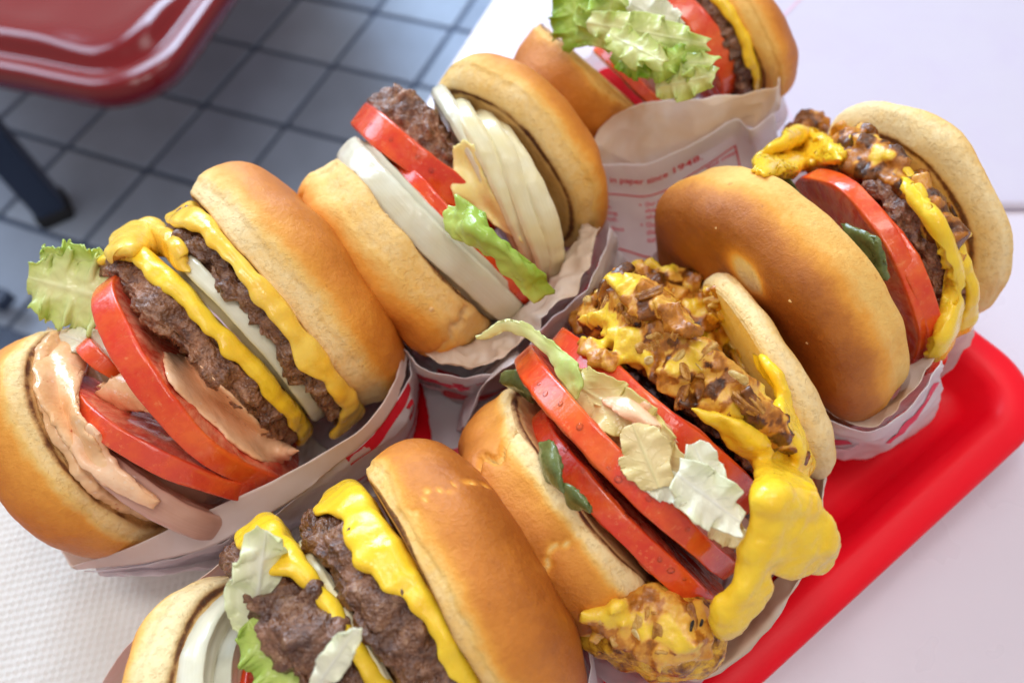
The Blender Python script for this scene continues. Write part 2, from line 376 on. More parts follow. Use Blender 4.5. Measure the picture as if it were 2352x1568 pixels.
class Basis:
    """frame of a layer that stands on edge: v along its visible chord, u out of the wrap, n along the stack"""
    def __init__(s, p1, p2, bulge=0, z=0.055, z2=None, fr=None, shift=0.0):
        if fr: p1 = fr(p1); p2 = fr(p2); bulge = bulge * fr.s
        r1 = norm(ray(*p1)); r2 = norm(ray(*p2)); bis = norm(r1 + r2)
        zc = (z + (z if z2 is None else z2)) / 2
        D = (zc - CAM_H) / bis[2]
        s.c = CAM + bis * D; s.R = D * math.sin(math.acos(max(-1, min(1, r1.dot(r2)))) / 2)
        s.v = norm(r2 - r1); u0 = -bis; n0 = np.cross(u0, s.v)
        if n0.dot(RT + UP) < 0: n0 = -n0
        half = math.hypot(p2[0] - p1[0], p2[1] - p1[1]) / 2
        a = math.asin(max(-0.95, min(0.95, bulge / half)))
        s.u = math.cos(a) * u0 + math.sin(a) * n0
        s.n = math.cos(a) * n0 - math.sin(a) * u0
        s.c = s.c + s.n * shift
    def w(s, v, u, n): 
        return s.c + np.multiply.outer(v, s.v) + np.multiply.outer(u, s.u) + np.multiply.outer(n, s.n)
class Frame:
    def __init__(s, ox, oy, sc): s.ox, s.oy, s.s = ox, oy, sc
    def __call__(s, p): return (s.ox + p[0] * s.s, s.oy + p[1] * s.s)

def vnormals(V, n, m):
    """normals of a closed-in-n grid"""
    P = V.reshape(n, m, 3)
    a = np.roll(P, -1, 0) - np.roll(P, 1, 0)
    b = np.gradient(P, axis=1)
    N = np.cross(a, b); L = np.linalg.norm(N, axis=2, keepdims=True); L[L == 0] = 1
    return (N / L).reshape(-1, 3)

def revolve(b, prof, nth, outline=None):
    """prof (m,2): (r as a fraction of R, n in metres); th=0 points out of the wrap, +90 deg to the second chord end"""
    th = np.linspace(-math.pi, math.pi, nth, endpoint=False)
    r = prof[:, 0][None, :] * b.R * (outline[:, None] if outline is not None else 1)
    v = r * np.sin(th)[:, None]; u = r * np.cos(th)[:, None]; n = np.repeat(prof[:, 1][None, :], nth, 0)
    return th, v, u, n
def outward(b, V, N):
    """flip the grid normals so that they point away from the layer's centre"""
    d = ((V - b.c) * N).sum(1)
    return N if d.mean() > 0 else -N

# ------------------------------------------------------------------ food builders
def bun(parent, name, p1, p2, bulge, H, fr, mat, ring=0.92, top=True, z=0.055, z2=None, seed=0, belt=0.30, crust=(0.0, 1.0), grooves=(), lump=0.8, label=None, toast=1.0, dark=0.0, spot=None, brim=0.0, dome=False):
    b = Basis(p1, p2, bulge, z, z2, fr)
    if top or dome:
        pts = [(0.0, 0.02), (0.4, 0.015), (ring * 0.8, 0.0), (ring, 0.01), (ring + (1 - ring) * 0.55, 0.07), (ring + (1 - ring) * 0.9, 0.2), (1.0, 0.34), (0.985, 0.50), (0.93, 0.66), (0.82, 0.81), (0.64, 0.92), (0.36, 0.985), (0.0, 1.0)]
    else:
        pts = [(0.0, 0.02), (0.4, 0.015), (ring * 0.8, 0.0), (ring, 0.01), (ring + (1 - ring) * 0.6, 0.09), (0.985, 0.25), (1.0, 0.45), (0.995, 0.63), (0.965, 0.80), (0.90, 0.93), (0.78, 0.99), (0.4, 1.0), (0.0, 1.0)]
    pr = catmull(np.array(pts), 110)
    pr[0, 0] = 0.001; pr[-1, 0] = 0.001
    sgn = 1 if top else -1
    q = pr.copy(); pr[:, 1] *= sgn * H
    nth = 180
    rng = np.random.RandomState(seed)
    tt = np.linspace(-math.pi, math.pi, nth, endpoint=False)
    outl = 1 + 0.018 * np.sin(2 * tt + rng.rand() * 6) + 0.012 * np.sin(3 * tt + rng.rand() * 6) + 0.006 * np.sin(7 * tt + rng.rand() * 6)
    th, v, u, n = revolve(b, pr, nth, outl)
    if brim:   # droop towards the ends
        n = n + brim * (np.abs(np.sin(th))[:, None] ** 3) * sgn
    V = b.w(v, u, n).reshape(-1, 3)
    N = outward(b, V, vnormals(V, nth, 110))
    nh = np.tile(q[:, 1], nth); rr = np.tile(q[:, 0], nth); k = np.tile(np.arange(110), nth)
    face = (k < 110 * 0.25).astype(float)
    L = V + seed * 3.7
    d = 0.0022 * lump * perlin(L, 32, seed) + 0.0009 * lump * perlin(L, 85, seed + 1) + 0.00012 * fbm(L, 330, 3, seed + 2)
    d *= np.where(face > 0, 0.3, 1)
    wob = perlin(L, 55, seed + 3) * 0.5 + perlin(L, 160, seed + 4) * 0.30 + perlin(L, 420, seed + 5) * 0.2
    beltpos = nh + wob * 0.13
    cr = sstep(belt * 0.55, belt * 1.9, beltpos)
    cr = crust[0] + (crust[1] - crust[0]) * (0.04 * sstep(0.0, 0.08, nh) + 0.52 * cr + 0.44 * sstep(belt, 0.95, beltpos))
    # a soft step where the pale crumb meets the crust
    d += 0.0007 * sstep(belt * 0.7, belt * 0.95, beltpos)
    cr = np.where(k < 110 * 0.24, 0.10, cr)
    to = np.exp(-((rr - ring * 0.985) / 0.035) ** 2) * (k < 110 * 0.34) * toast
    to = np.maximum(to * (0.75 + 0.5 * wob), 0.34 * (k < 110 * 0.24) * toast * sstep(0, 0.1, ring - rr))
    TH = np.repeat(th, 110)
    for (t0, wd, dep, amp) in grooves:
        tw = t0 + amp * perlin(np.stack([nh * 4 + t0 * 9, nh * 0, nh * 0], -1), 1.0, 9) + 0.04 * perlin(L, 260, 12)
        x = np.abs(TH - tw) / wd
        gz = np.exp(-x ** 2 * 2.2) * (nh > 0.02) * sstep(0.0, 0.1, nh) 
        d -= dep * gz; cr = cr * (1 - 0.85 * gz)
    if spot:
        st, sr, sv, su = spot     # pale unbaked spot on the flat underside
        du = (V - b.c) @ b.u - su; dv = (V - b.c) @ b.v - sv
        g = np.exp(-np.clip(((du / st) ** 2 + (dv / sr) ** 2), 0, 20) ** 2.0) * (nh > 0.8)
        cr = cr * (1 - 1.15 * g); d -= 0.0006 * g
    cr = cr + dark * (nh > 0.5)
    V = V + N * d[:, None]
    f = grid_faces(nth, 110, True)
    o = mesh_obj(name, V, f, mat, parent, {'crust': np.clip(cr, 0, 1.2), 'toast': np.clip(to, 0, 1)})
    if label: o['label'] = label
    return b

def disc_profile(T, rnd, m=64, flat=12):
    """flat disc with rounded edge; rnd = corner radius in fractions of T/2"""
    a = []
    for r in np.linspace(0.001, 0.86, flat): a.append((r, 0.5))
    k = (m - 2 * flat)
    ang = np.linspace(math.pi / 2, -math.pi / 2, k)
    ex = 2.0 / (2.0 + 8.0 * (1 - rnd))
    cs, sn = np.cos(ang), np.sin(ang)
    x = np.sign(cs) * np.abs(cs) ** ex; y = np.sign(sn) * np.abs(sn) ** ex
    for i in range(k): a.append((0.88 + 0.12 * x[i], 0.5 * y[i]))
    for r in np.linspace(0.86, 0.001, flat): a.append((r, -0.5))
    a = np.array(a); a[:, 1] *= T; return a

def patty(parent, p1, p2, bulge, T, fr, mat='patty', z=0.055, z2=None, seed=0, rough=1.0, shift=0.0, name='beef_patty', label=None):
    b = Basis(p1, p2, bulge, z, z2, fr, shift)
    m, nth = 70, 290
    pr = disc_profile(T, 0.75, m)
    tt = np.linspace(-math.pi, math.pi, nth, endpoint=False)
    pp = np.stack([np.cos(tt), np.sin(tt), tt * 0], -1)
    outl = 0.985 + 0.035 * perlin(pp, 2.2, seed) + 0.022 * perlin(pp, 6, seed + 1)
    th, v, u, n = revolve(b, pr, nth, outl)
    n = n + 0.0016 * perlin(np.stack([v, u, n], -1), 45, seed + 2)
    V = b.w(v, u, n).reshape(-1, 3); N = outward(b, V, vnormals(V, nth, m))
    L = V + seed * 1.9
    a1 = perlin(L, 120, seed); a2 = perlin(L, 300, seed + 1); a3 = perlin(L, 720, seed + 2)
    crack = -np.clip(0.16 - np.abs(perlin(L, 95, seed + 3)), 0, 1) / 0.16
    crack2 = -np.clip(0.2 - np.abs(perlin(L, 260, seed + 4)), 0, 1) / 0.2
    d = rough * (0.0026 * a1 + 0.0019 * a2 + 0.0009 * a3 + 0.0022 * crack * sstep(-0.1, 0.3, perlin(L, 60, seed + 5)) + 0.0008 * crack2)
    edge = np.tile(sstep(0.55, 0.9, pr[:, 0]), nth)
    V = V + N * (d * (0.25 + 0.75 * edge))[:, None]
    o = mesh_obj(name, V, grid_faces(nth, m, True), M[mat], parent)
    if label: o['label'] = label
    return b

def tomato(parent, p1, p2, bulge, T, fr, mat='tomato', z=0.055, z2=None, seed=0, umin=None, rnd=0.12, shift=0.0, name='tomato_slice', label=None):
    b = Basis(p1, p2, bulge, z, z2, fr, shift)
    m, nth = 60, 200
    pr = disc_profile(T, rnd, m)
    tt = np.linspace(-math.pi, math.pi, nth, endpoint=False)
    rng = np.random.RandomState(seed + 40)
    outl = 1 + 0.016 * np.sin(3 * tt + rng.rand() * 6) + 0.010 * np.sin(5 * tt + rng.rand() * 6) + 0.006 * np.sin(9 * tt + rng.rand() * 6)
    th, v, u, n = revolve(b, pr, nth, outl)
    n = n * (1 + 0.16 * np.sin(tt + rng.rand() * 6)[:, None]) * (1 + 0.22 * perlin(np.stack([v, u, n * 0], -1), 40, seed)) + 0.0012 * perlin(np.stack([v, u, n * 0], -1), 22, seed + 1)
    if umin is not None: u = np.maximum(u, umin * b.R)
    V = b.w(v, u, n).reshape(-1, 3); N = outward(b, V, vnormals(V, nth, m))
    rr = np.tile(pr[:, 0], nth)
    L = V + seed
    V = V + N * (0.00035 * fbm(L, 120, 3, seed) * np.where(rr > 0.97, 0.6, 1.6))[:, None]
    o = mesh_obj(name, V, grid_faces(nth, m, True), M[mat], parent, {'skin': sstep(0.955, 0.985, rr), 'rad': rr, 'ang': np.repeat(np.sin(th) + 2 * np.cos(th * 0.5), m)})
    if label: o['label'] = label
    return b

def onion(parent, p1, p2, bulge, T, fr, mat='onion', z=0.055, z2=None, seed=0, rings=5, step=0.0009, rnd=0.8, umin=None, shift=0.0, name='onion_slice', cone=0.0, label=None):
    b = Basis(p1, p2, bulge, z, z2, fr, shift)
    nth = 200; m = 120
    pr = disc_profile(T, rnd, m, flat=44)
    tt = np.linspace(-math.pi, math.pi, nth, endpoint=False)
    rng = np.random.RandomState(seed + 10)
    outl = 1 + 0.015 * np.sin(2 * tt + rng.rand() * 6) + 0.012 * np.sin(5 * tt + rng.rand() * 6)
    th, v, u, n = revolve(b, pr, nth, outl)
    rr = pr[:, 0]
    ph = rr * rings * 1.08 + 0.1
    saw = (ph % 1.0)
    st = step * ((np.floor(ph) % 3) - 1) * np.sign(pr[:, 1]) * (rr < 0.97) + step * 1.3 * (saw - 0.5) * np.sign(pr[:, 1]) * (rr < 0.95)
    n = n + st[None, :] + 0.0014 * perlin(np.stack([v, u, n * 0], -1), 26, seed) + cone * (1 - rr[None, :])
    if umin is not None: u = np.maximum(u, umin * b.R)
    V = b.w(v, u, n).reshape(-1, 3); N = outward(b, V, vnormals(V, nth, m))
    V = V + N * (0.0003 * fbm(V, 140, 3, seed))[:, None]
    ringa = np.exp(-((saw - 0.04) / 0.09) ** 2)
    o = mesh_obj(name, V, grid_faces(nth, m, True), M[mat], parent, {'ring': np.tile(ringa, nth), 'rad': np.tile(pr[:, 0] + pr[:, 1] * 40, nth), 'ang': np.repeat(th, m)})
    if label: o['label'] = label
    return b

def cheese(parent, p1, p2, bulge, T, fr, mat='cheese', z=0.055, z2=None, seed=0, drape=0.004, keys=(), shift=0.0, side=-1, over=0.0005, name='cheese_slice', label=None, amp=0.5, on=None, inset=()):
    """slice that runs out over the rim of the layer beside it; drape = how far it hangs over, keys = (angle deg, width deg, extra drape m)"""
    if on:      # (frame of the patty, its thickness): the slice lies on that patty
        b = Basis.__new__(Basis); b.__dict__.update(on[0].__dict__)
        b.c = b.c + b.n * (on[1] / 2 + T * 0.2 + shift) ; b.R = b.R + 0.0008
    else: b = Basis(p1, p2, bulge, z, z2, fr, shift)
    nth = 300
    th = np.linspace(-math.pi, math.pi, nth, endpoint=False)
    pp = np.stack([np.cos(th), np.sin(th), th * 0], -1)
    L = drape * (1 + amp * 1.3 * perlin(pp, 3.0, seed) + amp * perlin(pp, 8.0, seed + 1))
    for (a, wd, ex) in keys:
        L = L + ex * np.exp(-((np.degrees(th) - a) / wd) ** 2)
    L = np.maximum(L, 0.0008)
    bead = 1 + 0.9 * perlin(pp, 6, seed + 2)
    rows = []
    # upper skin: centre -> rim, round the corner, down by L, round the bead, back up to the rim, back to the centre
    R = b.R * np.ones(nth)
    for (a, wd, ex) in inset: R = R * (1 - ex * sstep(a, a + wd, np.degrees(th)))
    R = R * (1 + 0.010 * perlin(pp, 4.0, seed + 7) + 0.008 * perlin(pp, 11.0, seed + 8))
    rc = T * 0.95
    def emit(r, n): rows.append((r * np.ones(nth), n * np.ones(nth)))
    for f in (0.01, 0.5, 0.8, 0.9): emit(R * f, T / 2)
    for a in np.linspace(0, math.pi / 2, 7): emit(R - rc + rc * math.sin(a) + over, -T / 2 + T * math.cos(a) if False else T / 2 - rc + rc * math.cos(a))
    for f in np.linspace(0.12, 1, 12):
        emit(R + over + 0.0002 - 0.0004 * f + T * 0.05 * bead * np.exp(-((f - 0.85) / 0.2) ** 2), T / 2 - rc - L * f)
    for a in np.linspace(0.25, math.pi - 0.25, 7):
        emit(R + over - T * 0.42 + T * 0.44 * math.cos(a) , T / 2 - rc - L - T * 0.45 * math.sin(a))
    for f in np.linspace(0.95, 0.0, 6): emit(R + over - T * (0.75 + 0.1 * (1 - f)), T / 2 - rc - L * f)
    for f in (0.85, 0.5, 0.01): emit(R * f, -T / 2)
    r = np.stack([a for a, _ in rows], 1); n = np.stack([c for _, c in rows], 1)
    for _ in range(8):
        for arr in (r, n): arr[:, 3:-3] = (arr[:, 2:-4] + 2 * arr[:, 3:-3] + arr[:, 4:-2]) / 4
    if side > 0: n = -n
    m = r.shape[1]
    v = r * np.sin(th)[:, None]; u = r * np.cos(th)[:, None]
    V = b.w(v, u, n).reshape(-1, 3); N = outward(b, V, vnormals(V, nth, m))
    V = V + N * (0.0011 * perlin(V, 75, seed) + 0.0006 * perlin(V, 190, seed + 3))[:, None]
    o = mesh_obj(name, V, grid_faces(nth, m, True), M[mat], parent)
    if label: o['label'] = label
    return b

def pool_bvh(pool):
    vs, fs, k = [], [], 0
    for v, f in BVH_POOL.get(pool, []):
        vs += v.tolist(); fs += [tuple(int(i) + k for i in q) for q in np.asarray(f).tolist()]; k += len(v)
    return BVHTree.FromPolygons(vs, fs)
BV = {}
def refresh(pool): BV[pool] = pool_bvh(pool)
def surf(pool, x, y, lift=0.0, zdef=0.05):
    d = Vector(ray(x, y)).normalized()
    h = BV[pool].ray_cast(Vector(CAM), d)
    if h[0] is None: return at(x, y, zdef), Vector(-d)
    return np.array(h[0] - d * lift), h[1]

def close_sheet(P, thick, edge_round=True):
    """turn a grid (n,m,3) and a thickness grid into a closed shell"""
    n, m, _ = P.shape
    du = np.gradient(P, axis=0); dv = np.gradient(P, axis=1)
    N = np.cross(du, dv); N /= np.maximum(np.linalg.norm(N, axis=2, keepdims=True), 1e-12)
    A = P + N * thick[..., None] / 2; B = P - N * thick[..., None] / 2
    V = np.concatenate([A.reshape(-1, 3), B.reshape(-1, 3)])
    f = grid_faces(n, m); F = [f, f[:, ::-1] + n * m]
    idx = np.concatenate([np.arange(m), np.arange(1, n) * m + m - 1, (n - 1) * m + np.arange(m - 2, -1, -1), np.arange(n - 2, 0, -1) * m])
    nx = np.roll(idx, -1)
    F.append(np.stack([idx, idx + n * m, nx + n * m, nx], 1)[:, ::-1])
    return V, np.concatenate(F), N

def net_points(net, fr, pool=None, zdef=0.06):
    """net rows of (x, y) or (x, y, z) with z in metres, or (x, y, 's', lift): set down on the food with that lift"""
    out = []
    for row in net:
        o = []
        for p in row:
            xy = fr(p[:2]) if fr else p[:2]
            if len(p) == 2: o.append(surf(pool, *xy, 0.003, zdef)[0] if pool else at(*xy, zdef))
            elif p[2] == 's': o.append(surf(pool, *xy, p[3], zdef)[0])
            else: o.append(at(*xy, p[2]))
        out.append(o)
    return np.array(out)

def sheet(parent, name, net, fr, mat, thick=0.0008, n=46, m=46, pool=None, ruffle=0.002, freq=110, edge=0.0015, seed=0, attrs=None, fold=0.0, ffreq=60, zdef=0.06, soft=False, label=None, green=0.5, origin=None, ret=False, collect=None, flat=False):
    C = net_points(net, fr, pool, zdef)
    if flat:      # keep the sheet taut: no dips into the gaps between the layers
        dd = np.linalg.norm(C - CAM, axis=2); mt = np.median(dd)
        C = CAM + (C - CAM) * (np.clip(dd, mt - 0.004, mt + 0.0015) / dd)[..., None]
    P = catmull(C, n); P = np.swapaxes(catmull(np.swapaxes(P, 0, 1), m), 0, 1)
    s = np.linspace(0, 1, n)[:, None] * np.ones((1, m)); t_ = np.linspace(0, 1, m)[None, :] * np.ones((n, 1))
    ed = np.minimum(np.minimum(s, 1 - s), np.minimum(t_, 1 - t_))
    du = np.gradient(P, axis=0); dv = np.gradient(P, axis=1)
    N = np.cross(du, dv); N /= np.maximum(np.linalg.norm(N, axis=2, keepdims=True), 1e-12)
    if (N.reshape(-1, 3).mean(0) @ (CAM - P.reshape(-1, 3).mean(0))) < 0: N = -N
    P0 = P
    d = ruffle * (perlin(P0, freq, seed) + 0.5 * perlin(P0, freq * 2.3, seed + 1)) * (0.6 + 0.9 * (1 - sstep(0, 0.3, ed)))
    if fold:
        f1 = np.abs(perlin(P0, ffreq, seed + 5)); f2 = np.abs(perlin(P0, ffreq * 2.1, seed + 6))
        d = d + fold * (0.8 - f1 * 2.2) + 0.35 * fold * (0.8 - f2 * 2.2)
    P = P0 + N * d[..., None]
    if edge:   # ragged outline
        cen = P.mean((0, 1)); w_ = (1 - sstep(0, 0.12, ed))
        rg = perlin(P0, 230, seed + 8) + 0.6 * perlin(P0, 600, seed + 9)
        dirv = P - cen; dirv /= np.maximum(np.linalg.norm(dirv, axis=2, keepdims=True), 1e-9)
        P = P + dirv * (edge * rg * w_)[..., None]
    th = np.full((n, m), thick)
    if soft: th = thick * (0.12 + 0.88 * np.sqrt(np.clip(1 - (1 - np.clip(ed / 0.18, 0, 1)) ** 2, 0, 1))) * (1 + 0.25 * perlin(P0, 70, seed + 3))
    V, F, _ = close_sheet(P, th)
    if collect is not None: collect.append((V, F)); return None
    at_ = {'green': np.tile(np.clip((green + 0.55 * (t_ - 0.5)).reshape(-1), 0, 1), 2)}
    o = mesh_obj(name, V, F, mat, parent, at_, origin=origin)
    if label: o['label'] = label
    if ret: return o, P, N
    return o

def leaf(parent, base, tip, width, fr, mat, seed=0, wave=4.0, amp=0.0025, tilt=0.0, bend=0.0, green=0.4, cup=0.0, jag=0.10, thick=0.0005, name='lettuce_leaf'):
    """one lettuce leaf: a rib from base to tip (x, y, z), a lobed outline and frilled edges"""
    B = at(*fr(base[:2]), base[2]); T = at(*fr(tip[:2]), tip[2])
    a_ = norm(T - B); L = np.linalg.norm(T - B); wv = norm(CAM - (B + T) / 2)
    sd = norm(np.cross(a_, wv)); nr = np.cross(sd, a_)
    if nr.dot(wv) < 0: nr = -nr
    c_, s_ = math.cos(math.radians(tilt)), math.sin(math.radians(tilt))
    sd, nr = sd * c_ + nr * s_, nr * c_ - sd * s_
    n, m = 64, 46
    S = np.linspace(0, 1, n)[:, None] * np.ones((1, m)); T_ = np.linspace(-1, 1, m)[None, :] * np.ones((n, 1))
    q = np.stack([S * 3.0, np.sign(T_) * 2.0, S * 0 + seed], -1)
    h = width / 2 * np.sin(math.pi * (0.10 + 0.86 * S)) ** 0.55 * (1 + 0.22 * perlin(q, 1.3, seed) + 0.08 * perlin(q, 3.1, seed + 1))
    A = np.abs(T_)
    ser = 1 + 0.7 * jag * A ** 4 * (perlin(q, 9, seed + 2) + 0.8 * perlin(q, 21, seed + 3))
    ph = 2 * math.pi * wave * S + np.sign(T_) * 1.1 + 1.6 * perlin(q, 1.7, seed + 4) + seed
    Q = np.stack([S * L * 55, T_ * h * 55 / 0.6, S * 0 + seed * 1.7], -1)
    up = amp * A ** 1.7 * (np.sin(ph) + 0.45 * np.sin(2.3 * ph + 1)) + amp * 0.55 * (0.35 - np.abs(perlin(Q, 1.4, seed + 5))) + amp * 0.14 * perlin(Q, 5, seed + 6)
    up = up + bend * L * 4 * S * (1 - S) - cup * width * A ** 2
    al = amp * 0.7 * A ** 2 * np.cos(ph * 1.1)
    P = B + (S * L + al + 0.05 * L * A * perlin(q, 6, seed + 7))[..., None] * a_ + (h * T_ * ser)[..., None] * sd + up[..., None] * nr
    V, F, _ = close_sheet(P, np.full((n, m), thick))
    side = ((S * 6.5 - A * 1.7) % 1.0) - 0.5
    vein = np.maximum(np.exp(-(T_ / (0.05 + 0.05 * (1 - S))) ** 2), 0.40 * np.exp(-(side / 0.06) ** 2) * (1 - A) ** 0.4)
    gr = np.clip(green * (0.35 + 0.9 * A ** 1.2) + 0.25 * green * perlin(Q, 2.0, seed + 9) + 0.25 * green * S, 0, 1)
    return mesh_obj(name, V, F, mat, parent, {'green': np.tile(gr.reshape(-1), 2), 'vein': np.tile(np.clip(vein, 0, 1).reshape(-1), 2)})

def mass(parent, name, pool, poly, count, size, fr, seed, lift=0.0, voxel=0.00085, stretch=1.7, extra=(), weights=(0.25, 0.35, 0.25, 0.15), disp=0.0004, fill=0.0022, cheesy=0.0):
    """many soft pieces of chopped onion and cheese sunk into one another, set down on the food inside a picture polygon"""
    rng = random.Random(seed)
    poly = [fr(p) for p in poly]; xs = [p[0] for p in poly]; ys = [p[1] for p in poly]
    def inside(x, y):
        c = False; j = len(poly) - 1
        for i in range(len(poly)):
            if (poly[i][1] > y) != (poly[j][1] > y) and x < (poly[j][0] - poly[i][0]) * (y - poly[i][1]) / (poly[j][1] - poly[i][1]) + poly[i][0]: c = not c
            j = i
        return c
    bm = bmesh.new(); cs, vals = [], []
    lv = [0.10, 0.34, 0.50, 0.64]
    pts = []
    while len(pts) < count:
        x, y = rng.uniform(min(xs), max(xs)), rng.uniform(min(ys), max(ys))
        if inside(x, y): p, nv = surf(pool, x, y, lift + rng.uniform(-0.0006, 0.0012)); pts.append((p, nv))
    pts += [(np.array(p), Vector((0, 0, 1))) for p in extra]
    for p, nv in pts:
        nv = Vector(nv).normalized()
        if nv.dot(Vector(CAM - p)) < 0: nv = -nv
        nv = (nv + Vector((rng.gauss(0, .3), rng.gauss(0, .3), rng.gauss(0, .3)))).normalized()
        qd = nv.to_track_quat('Z', 'Y') @ Matrix.Rotation(rng.uniform(0, 6.28), 3, 'Z').to_quaternion()
        sz = size * rng.uniform(0.55, 1.25)
        mt = Matrix.Translation(Vector(p)) @ qd.to_matrix().to_4x4() @ Matrix.Diagonal((sz * rng.uniform(0.8, stretch), sz * rng.uniform(0.55, 0.9), sz * rng.uniform(0.28, 0.44), 1))
        bmesh.ops.create_cube(bm, size=1.5, matrix=mt)
        if fill: bmesh.ops.create_icosphere(bm, subdivisions=1, radius=fill, matrix=Matrix.Translation(Vector(p) - nv * fill * 0.6))
        cs.append(p); r = rng.random(); acc = 0; k = 3
        for i, w_ in enumerate(weights):
            acc += w_
            if r < acc: k = i; break
        vals.append(lv[k] + rng.uniform(-0.06, 0.06))
    me = bpy.data.meshes.new('t'); bm.to_mesh(me); bm.free()
    o = bpy.data.objects.new('t', me); COL.objects.link(o)
    md = o.modifiers.new('r', 'REMESH'); md.mode = 'VOXEL'; md.voxel_size = voxel
    sm = o.modifiers.new('s', 'SMOOTH'); sm.iterations = 5; sm.factor = 0.6
    dg = bpy.context.evaluated_depsgraph_get(); ev = o.evaluated_get(dg); e = ev.to_mesh()
    V = np.empty(len(e.vertices) * 3); e.vertices.foreach_get('co', V); V = V.reshape(-1, 3)
    N = np.empty(len(e.vertices) * 3); e.vertices.foreach_get('normal', N); N = N.reshape(-1, 3)
    F = [tuple(p.vertices) for p in e.polygons]
    ev.to_mesh_clear(); bpy.data.objects.remove(o); bpy.data.meshes.remove(me)
    from mathutils.kdtree import KDTree
    kd = KDTree(len(cs))
    for i, c in enumerate(cs): kd.insert(Vector(c), i)
    kd.balance()
    W = V + 0.0012 * np.stack([perlin(V, 200, 1), perlin(V, 200, 2), perlin(V, 200, 3)], -1)
    pick = np.array([vals[kd.find(Vector(v))[1]] for v in W])
    ch = sstep(0.10, 0.26, perlin(V, 75, seed + 4) + 0.25 * perlin(V, 240, seed + 5) - cheesy)      # puddles of melted cheese between the pieces
    pick = pick * (1 - ch) + 0.95 * ch
    disp = disp * (1 - 0.7 * ch) 
    V = V + N * (disp * (perlin(V, 260, seed) + 0.6 * perlin(V, 700, seed + 1)))[:, None]
    return tag(mesh_obj(name, V, F, M['mass'], parent, {'pick': pick}), kind='stuff')

def fuse(parent, name, parts, mat, voxel=0.0008, smooth=8, disp=0.0006, freq=70, seed=0, label=None):
    """closed sheets that overlap, run together into one soft body"""
    vs_, fs_, k = [], [], 0
    for V, F in parts: vs_ += V.tolist(); fs_ += [tuple(int(i) + k for i in f) for f in F]; k += len(V)
    me = bpy.data.meshes.new('t'); me.from_pydata(vs_, [], fs_)
    o = bpy.data.objects.new('t', me); COL.objects.link(o)
    md = o.modifiers.new('r', 'REMESH'); md.mode = 'VOXEL'; md.voxel_size = voxel
    sm = o.modifiers.new('s', 'SMOOTH'); sm.iterations = smooth; sm.factor = 0.6
    dg = bpy.context.evaluated_depsgraph_get(); ev = o.evaluated_get(dg); e = ev.to_mesh()
    V = np.empty(len(e.vertices) * 3); e.vertices.foreach_get('co', V); V = V.reshape(-1, 3)
    N = np.empty(len(e.vertices) * 3); e.vertices.foreach_get('normal', N); N = N.reshape(-1, 3)
    F = [tuple(p.vertices) for p in e.polygons]
    ev.to_mesh_clear(); bpy.data.objects.remove(o); bpy.data.meshes.remove(me)
    V = V + N * (disp * perlin(V, freq, seed) + disp * 0.5 * perlin(V, freq * 2.3, seed + 1) + disp * 0.2 * perlin(V, freq * 6, seed + 2))[:, None]
    q = mesh_obj(name, V, F, mat, parent)
    if label: q['label'] = label
    return q

def blob(parent, name, balls, mat, voxel=0.0012, disp=0.0012, freq=130, seed=0, smooth=4, label=None):
    """balls (centre, radius) fused into one soft lump"""
    bm = bmesh.new()
    for c, r in balls:
        mt = Matrix.Translation(Vector(c)) @ Matrix.Diagonal((*(r if hasattr(r, '__len__') else (r,) * 3), 1))
        bmesh.ops.create_icosphere(bm, subdivisions=3, radius=1.0, matrix=mt)
    me = bpy.data.meshes.new('t'); bm.to_mesh(me); bm.free()
    o = bpy.data.objects.new('t', me); COL.objects.link(o)
    md = o.modifiers.new('r', 'REMESH'); md.mode = 'VOXEL'; md.voxel_size = voxel
    sm = o.modifiers.new('s', 'SMOOTH'); sm.iterations = smooth; sm.factor = 0.6
    dg = bpy.context.evaluated_depsgraph_get(); ev = o.evaluated_get(dg); e = ev.to_mesh()
    V = np.empty(len(e.vertices) * 3); e.vertices.foreach_get('co', V); V = V.reshape(-1, 3)
    N = np.empty(len(e.vertices) * 3); e.vertices.foreach_get('normal', N); N = N.reshape(-1, 3)
    F = [tuple(p.vertices) for p in e.polygons]
    ev.to_mesh_clear(); bpy.data.objects.remove(o); bpy.data.meshes.remove(me)
    V = V + N * (disp * (perlin(V, freq, seed) + 0.5 * perlin(V, freq * 2.4, seed + 1)))[:, None]
    q = mesh_obj(name, V, F, mat, parent)
    if label: q['label'] = label
    return q

def chunk_mesh(name, seed):
    """a small curved piece of chopped onion, about 1 unit long"""
    n, m = 14, 9
    a = np.linspace(0, 2 * math.pi, n, endpoint=False)[:, None]; f = np.linspace(-1, 1, m)[None, :]
    cr = np.sqrt(np.clip(1 - np.abs(f) ** 3.2, 0.0, 1))
    sq = lambda x: np.sign(x) * np.abs(x) ** 0.55
    X = 0.5 * sq(np.cos(a)) * cr * (1 + 0.25 * (seed % 2) * np.sin(a)); Y = 0.36 * sq(np.sin(a)) * cr; Z = 0.15 * f * np.ones_like(a)
    Z = Z + 0.16 * (0.12 - X ** 2)
    P = np.stack([X, Y, Z], -1)
    P = P + 0.09 * np.stack([perlin(P, 2.4, seed), perlin(P, 2.4, seed + 1), perlin(P, 2.4, seed + 2)], -1)
    V = P.reshape(-1, 3); F = [tuple(q) for q in grid_faces(n, m, True).tolist()]
    me = bpy.data.meshes.new(name); me.from_pydata(V.tolist(), [], F)
    me.polygons.foreach_set('use_smooth', np.ones(len(me.polygons), bool)); me.update()
    return me
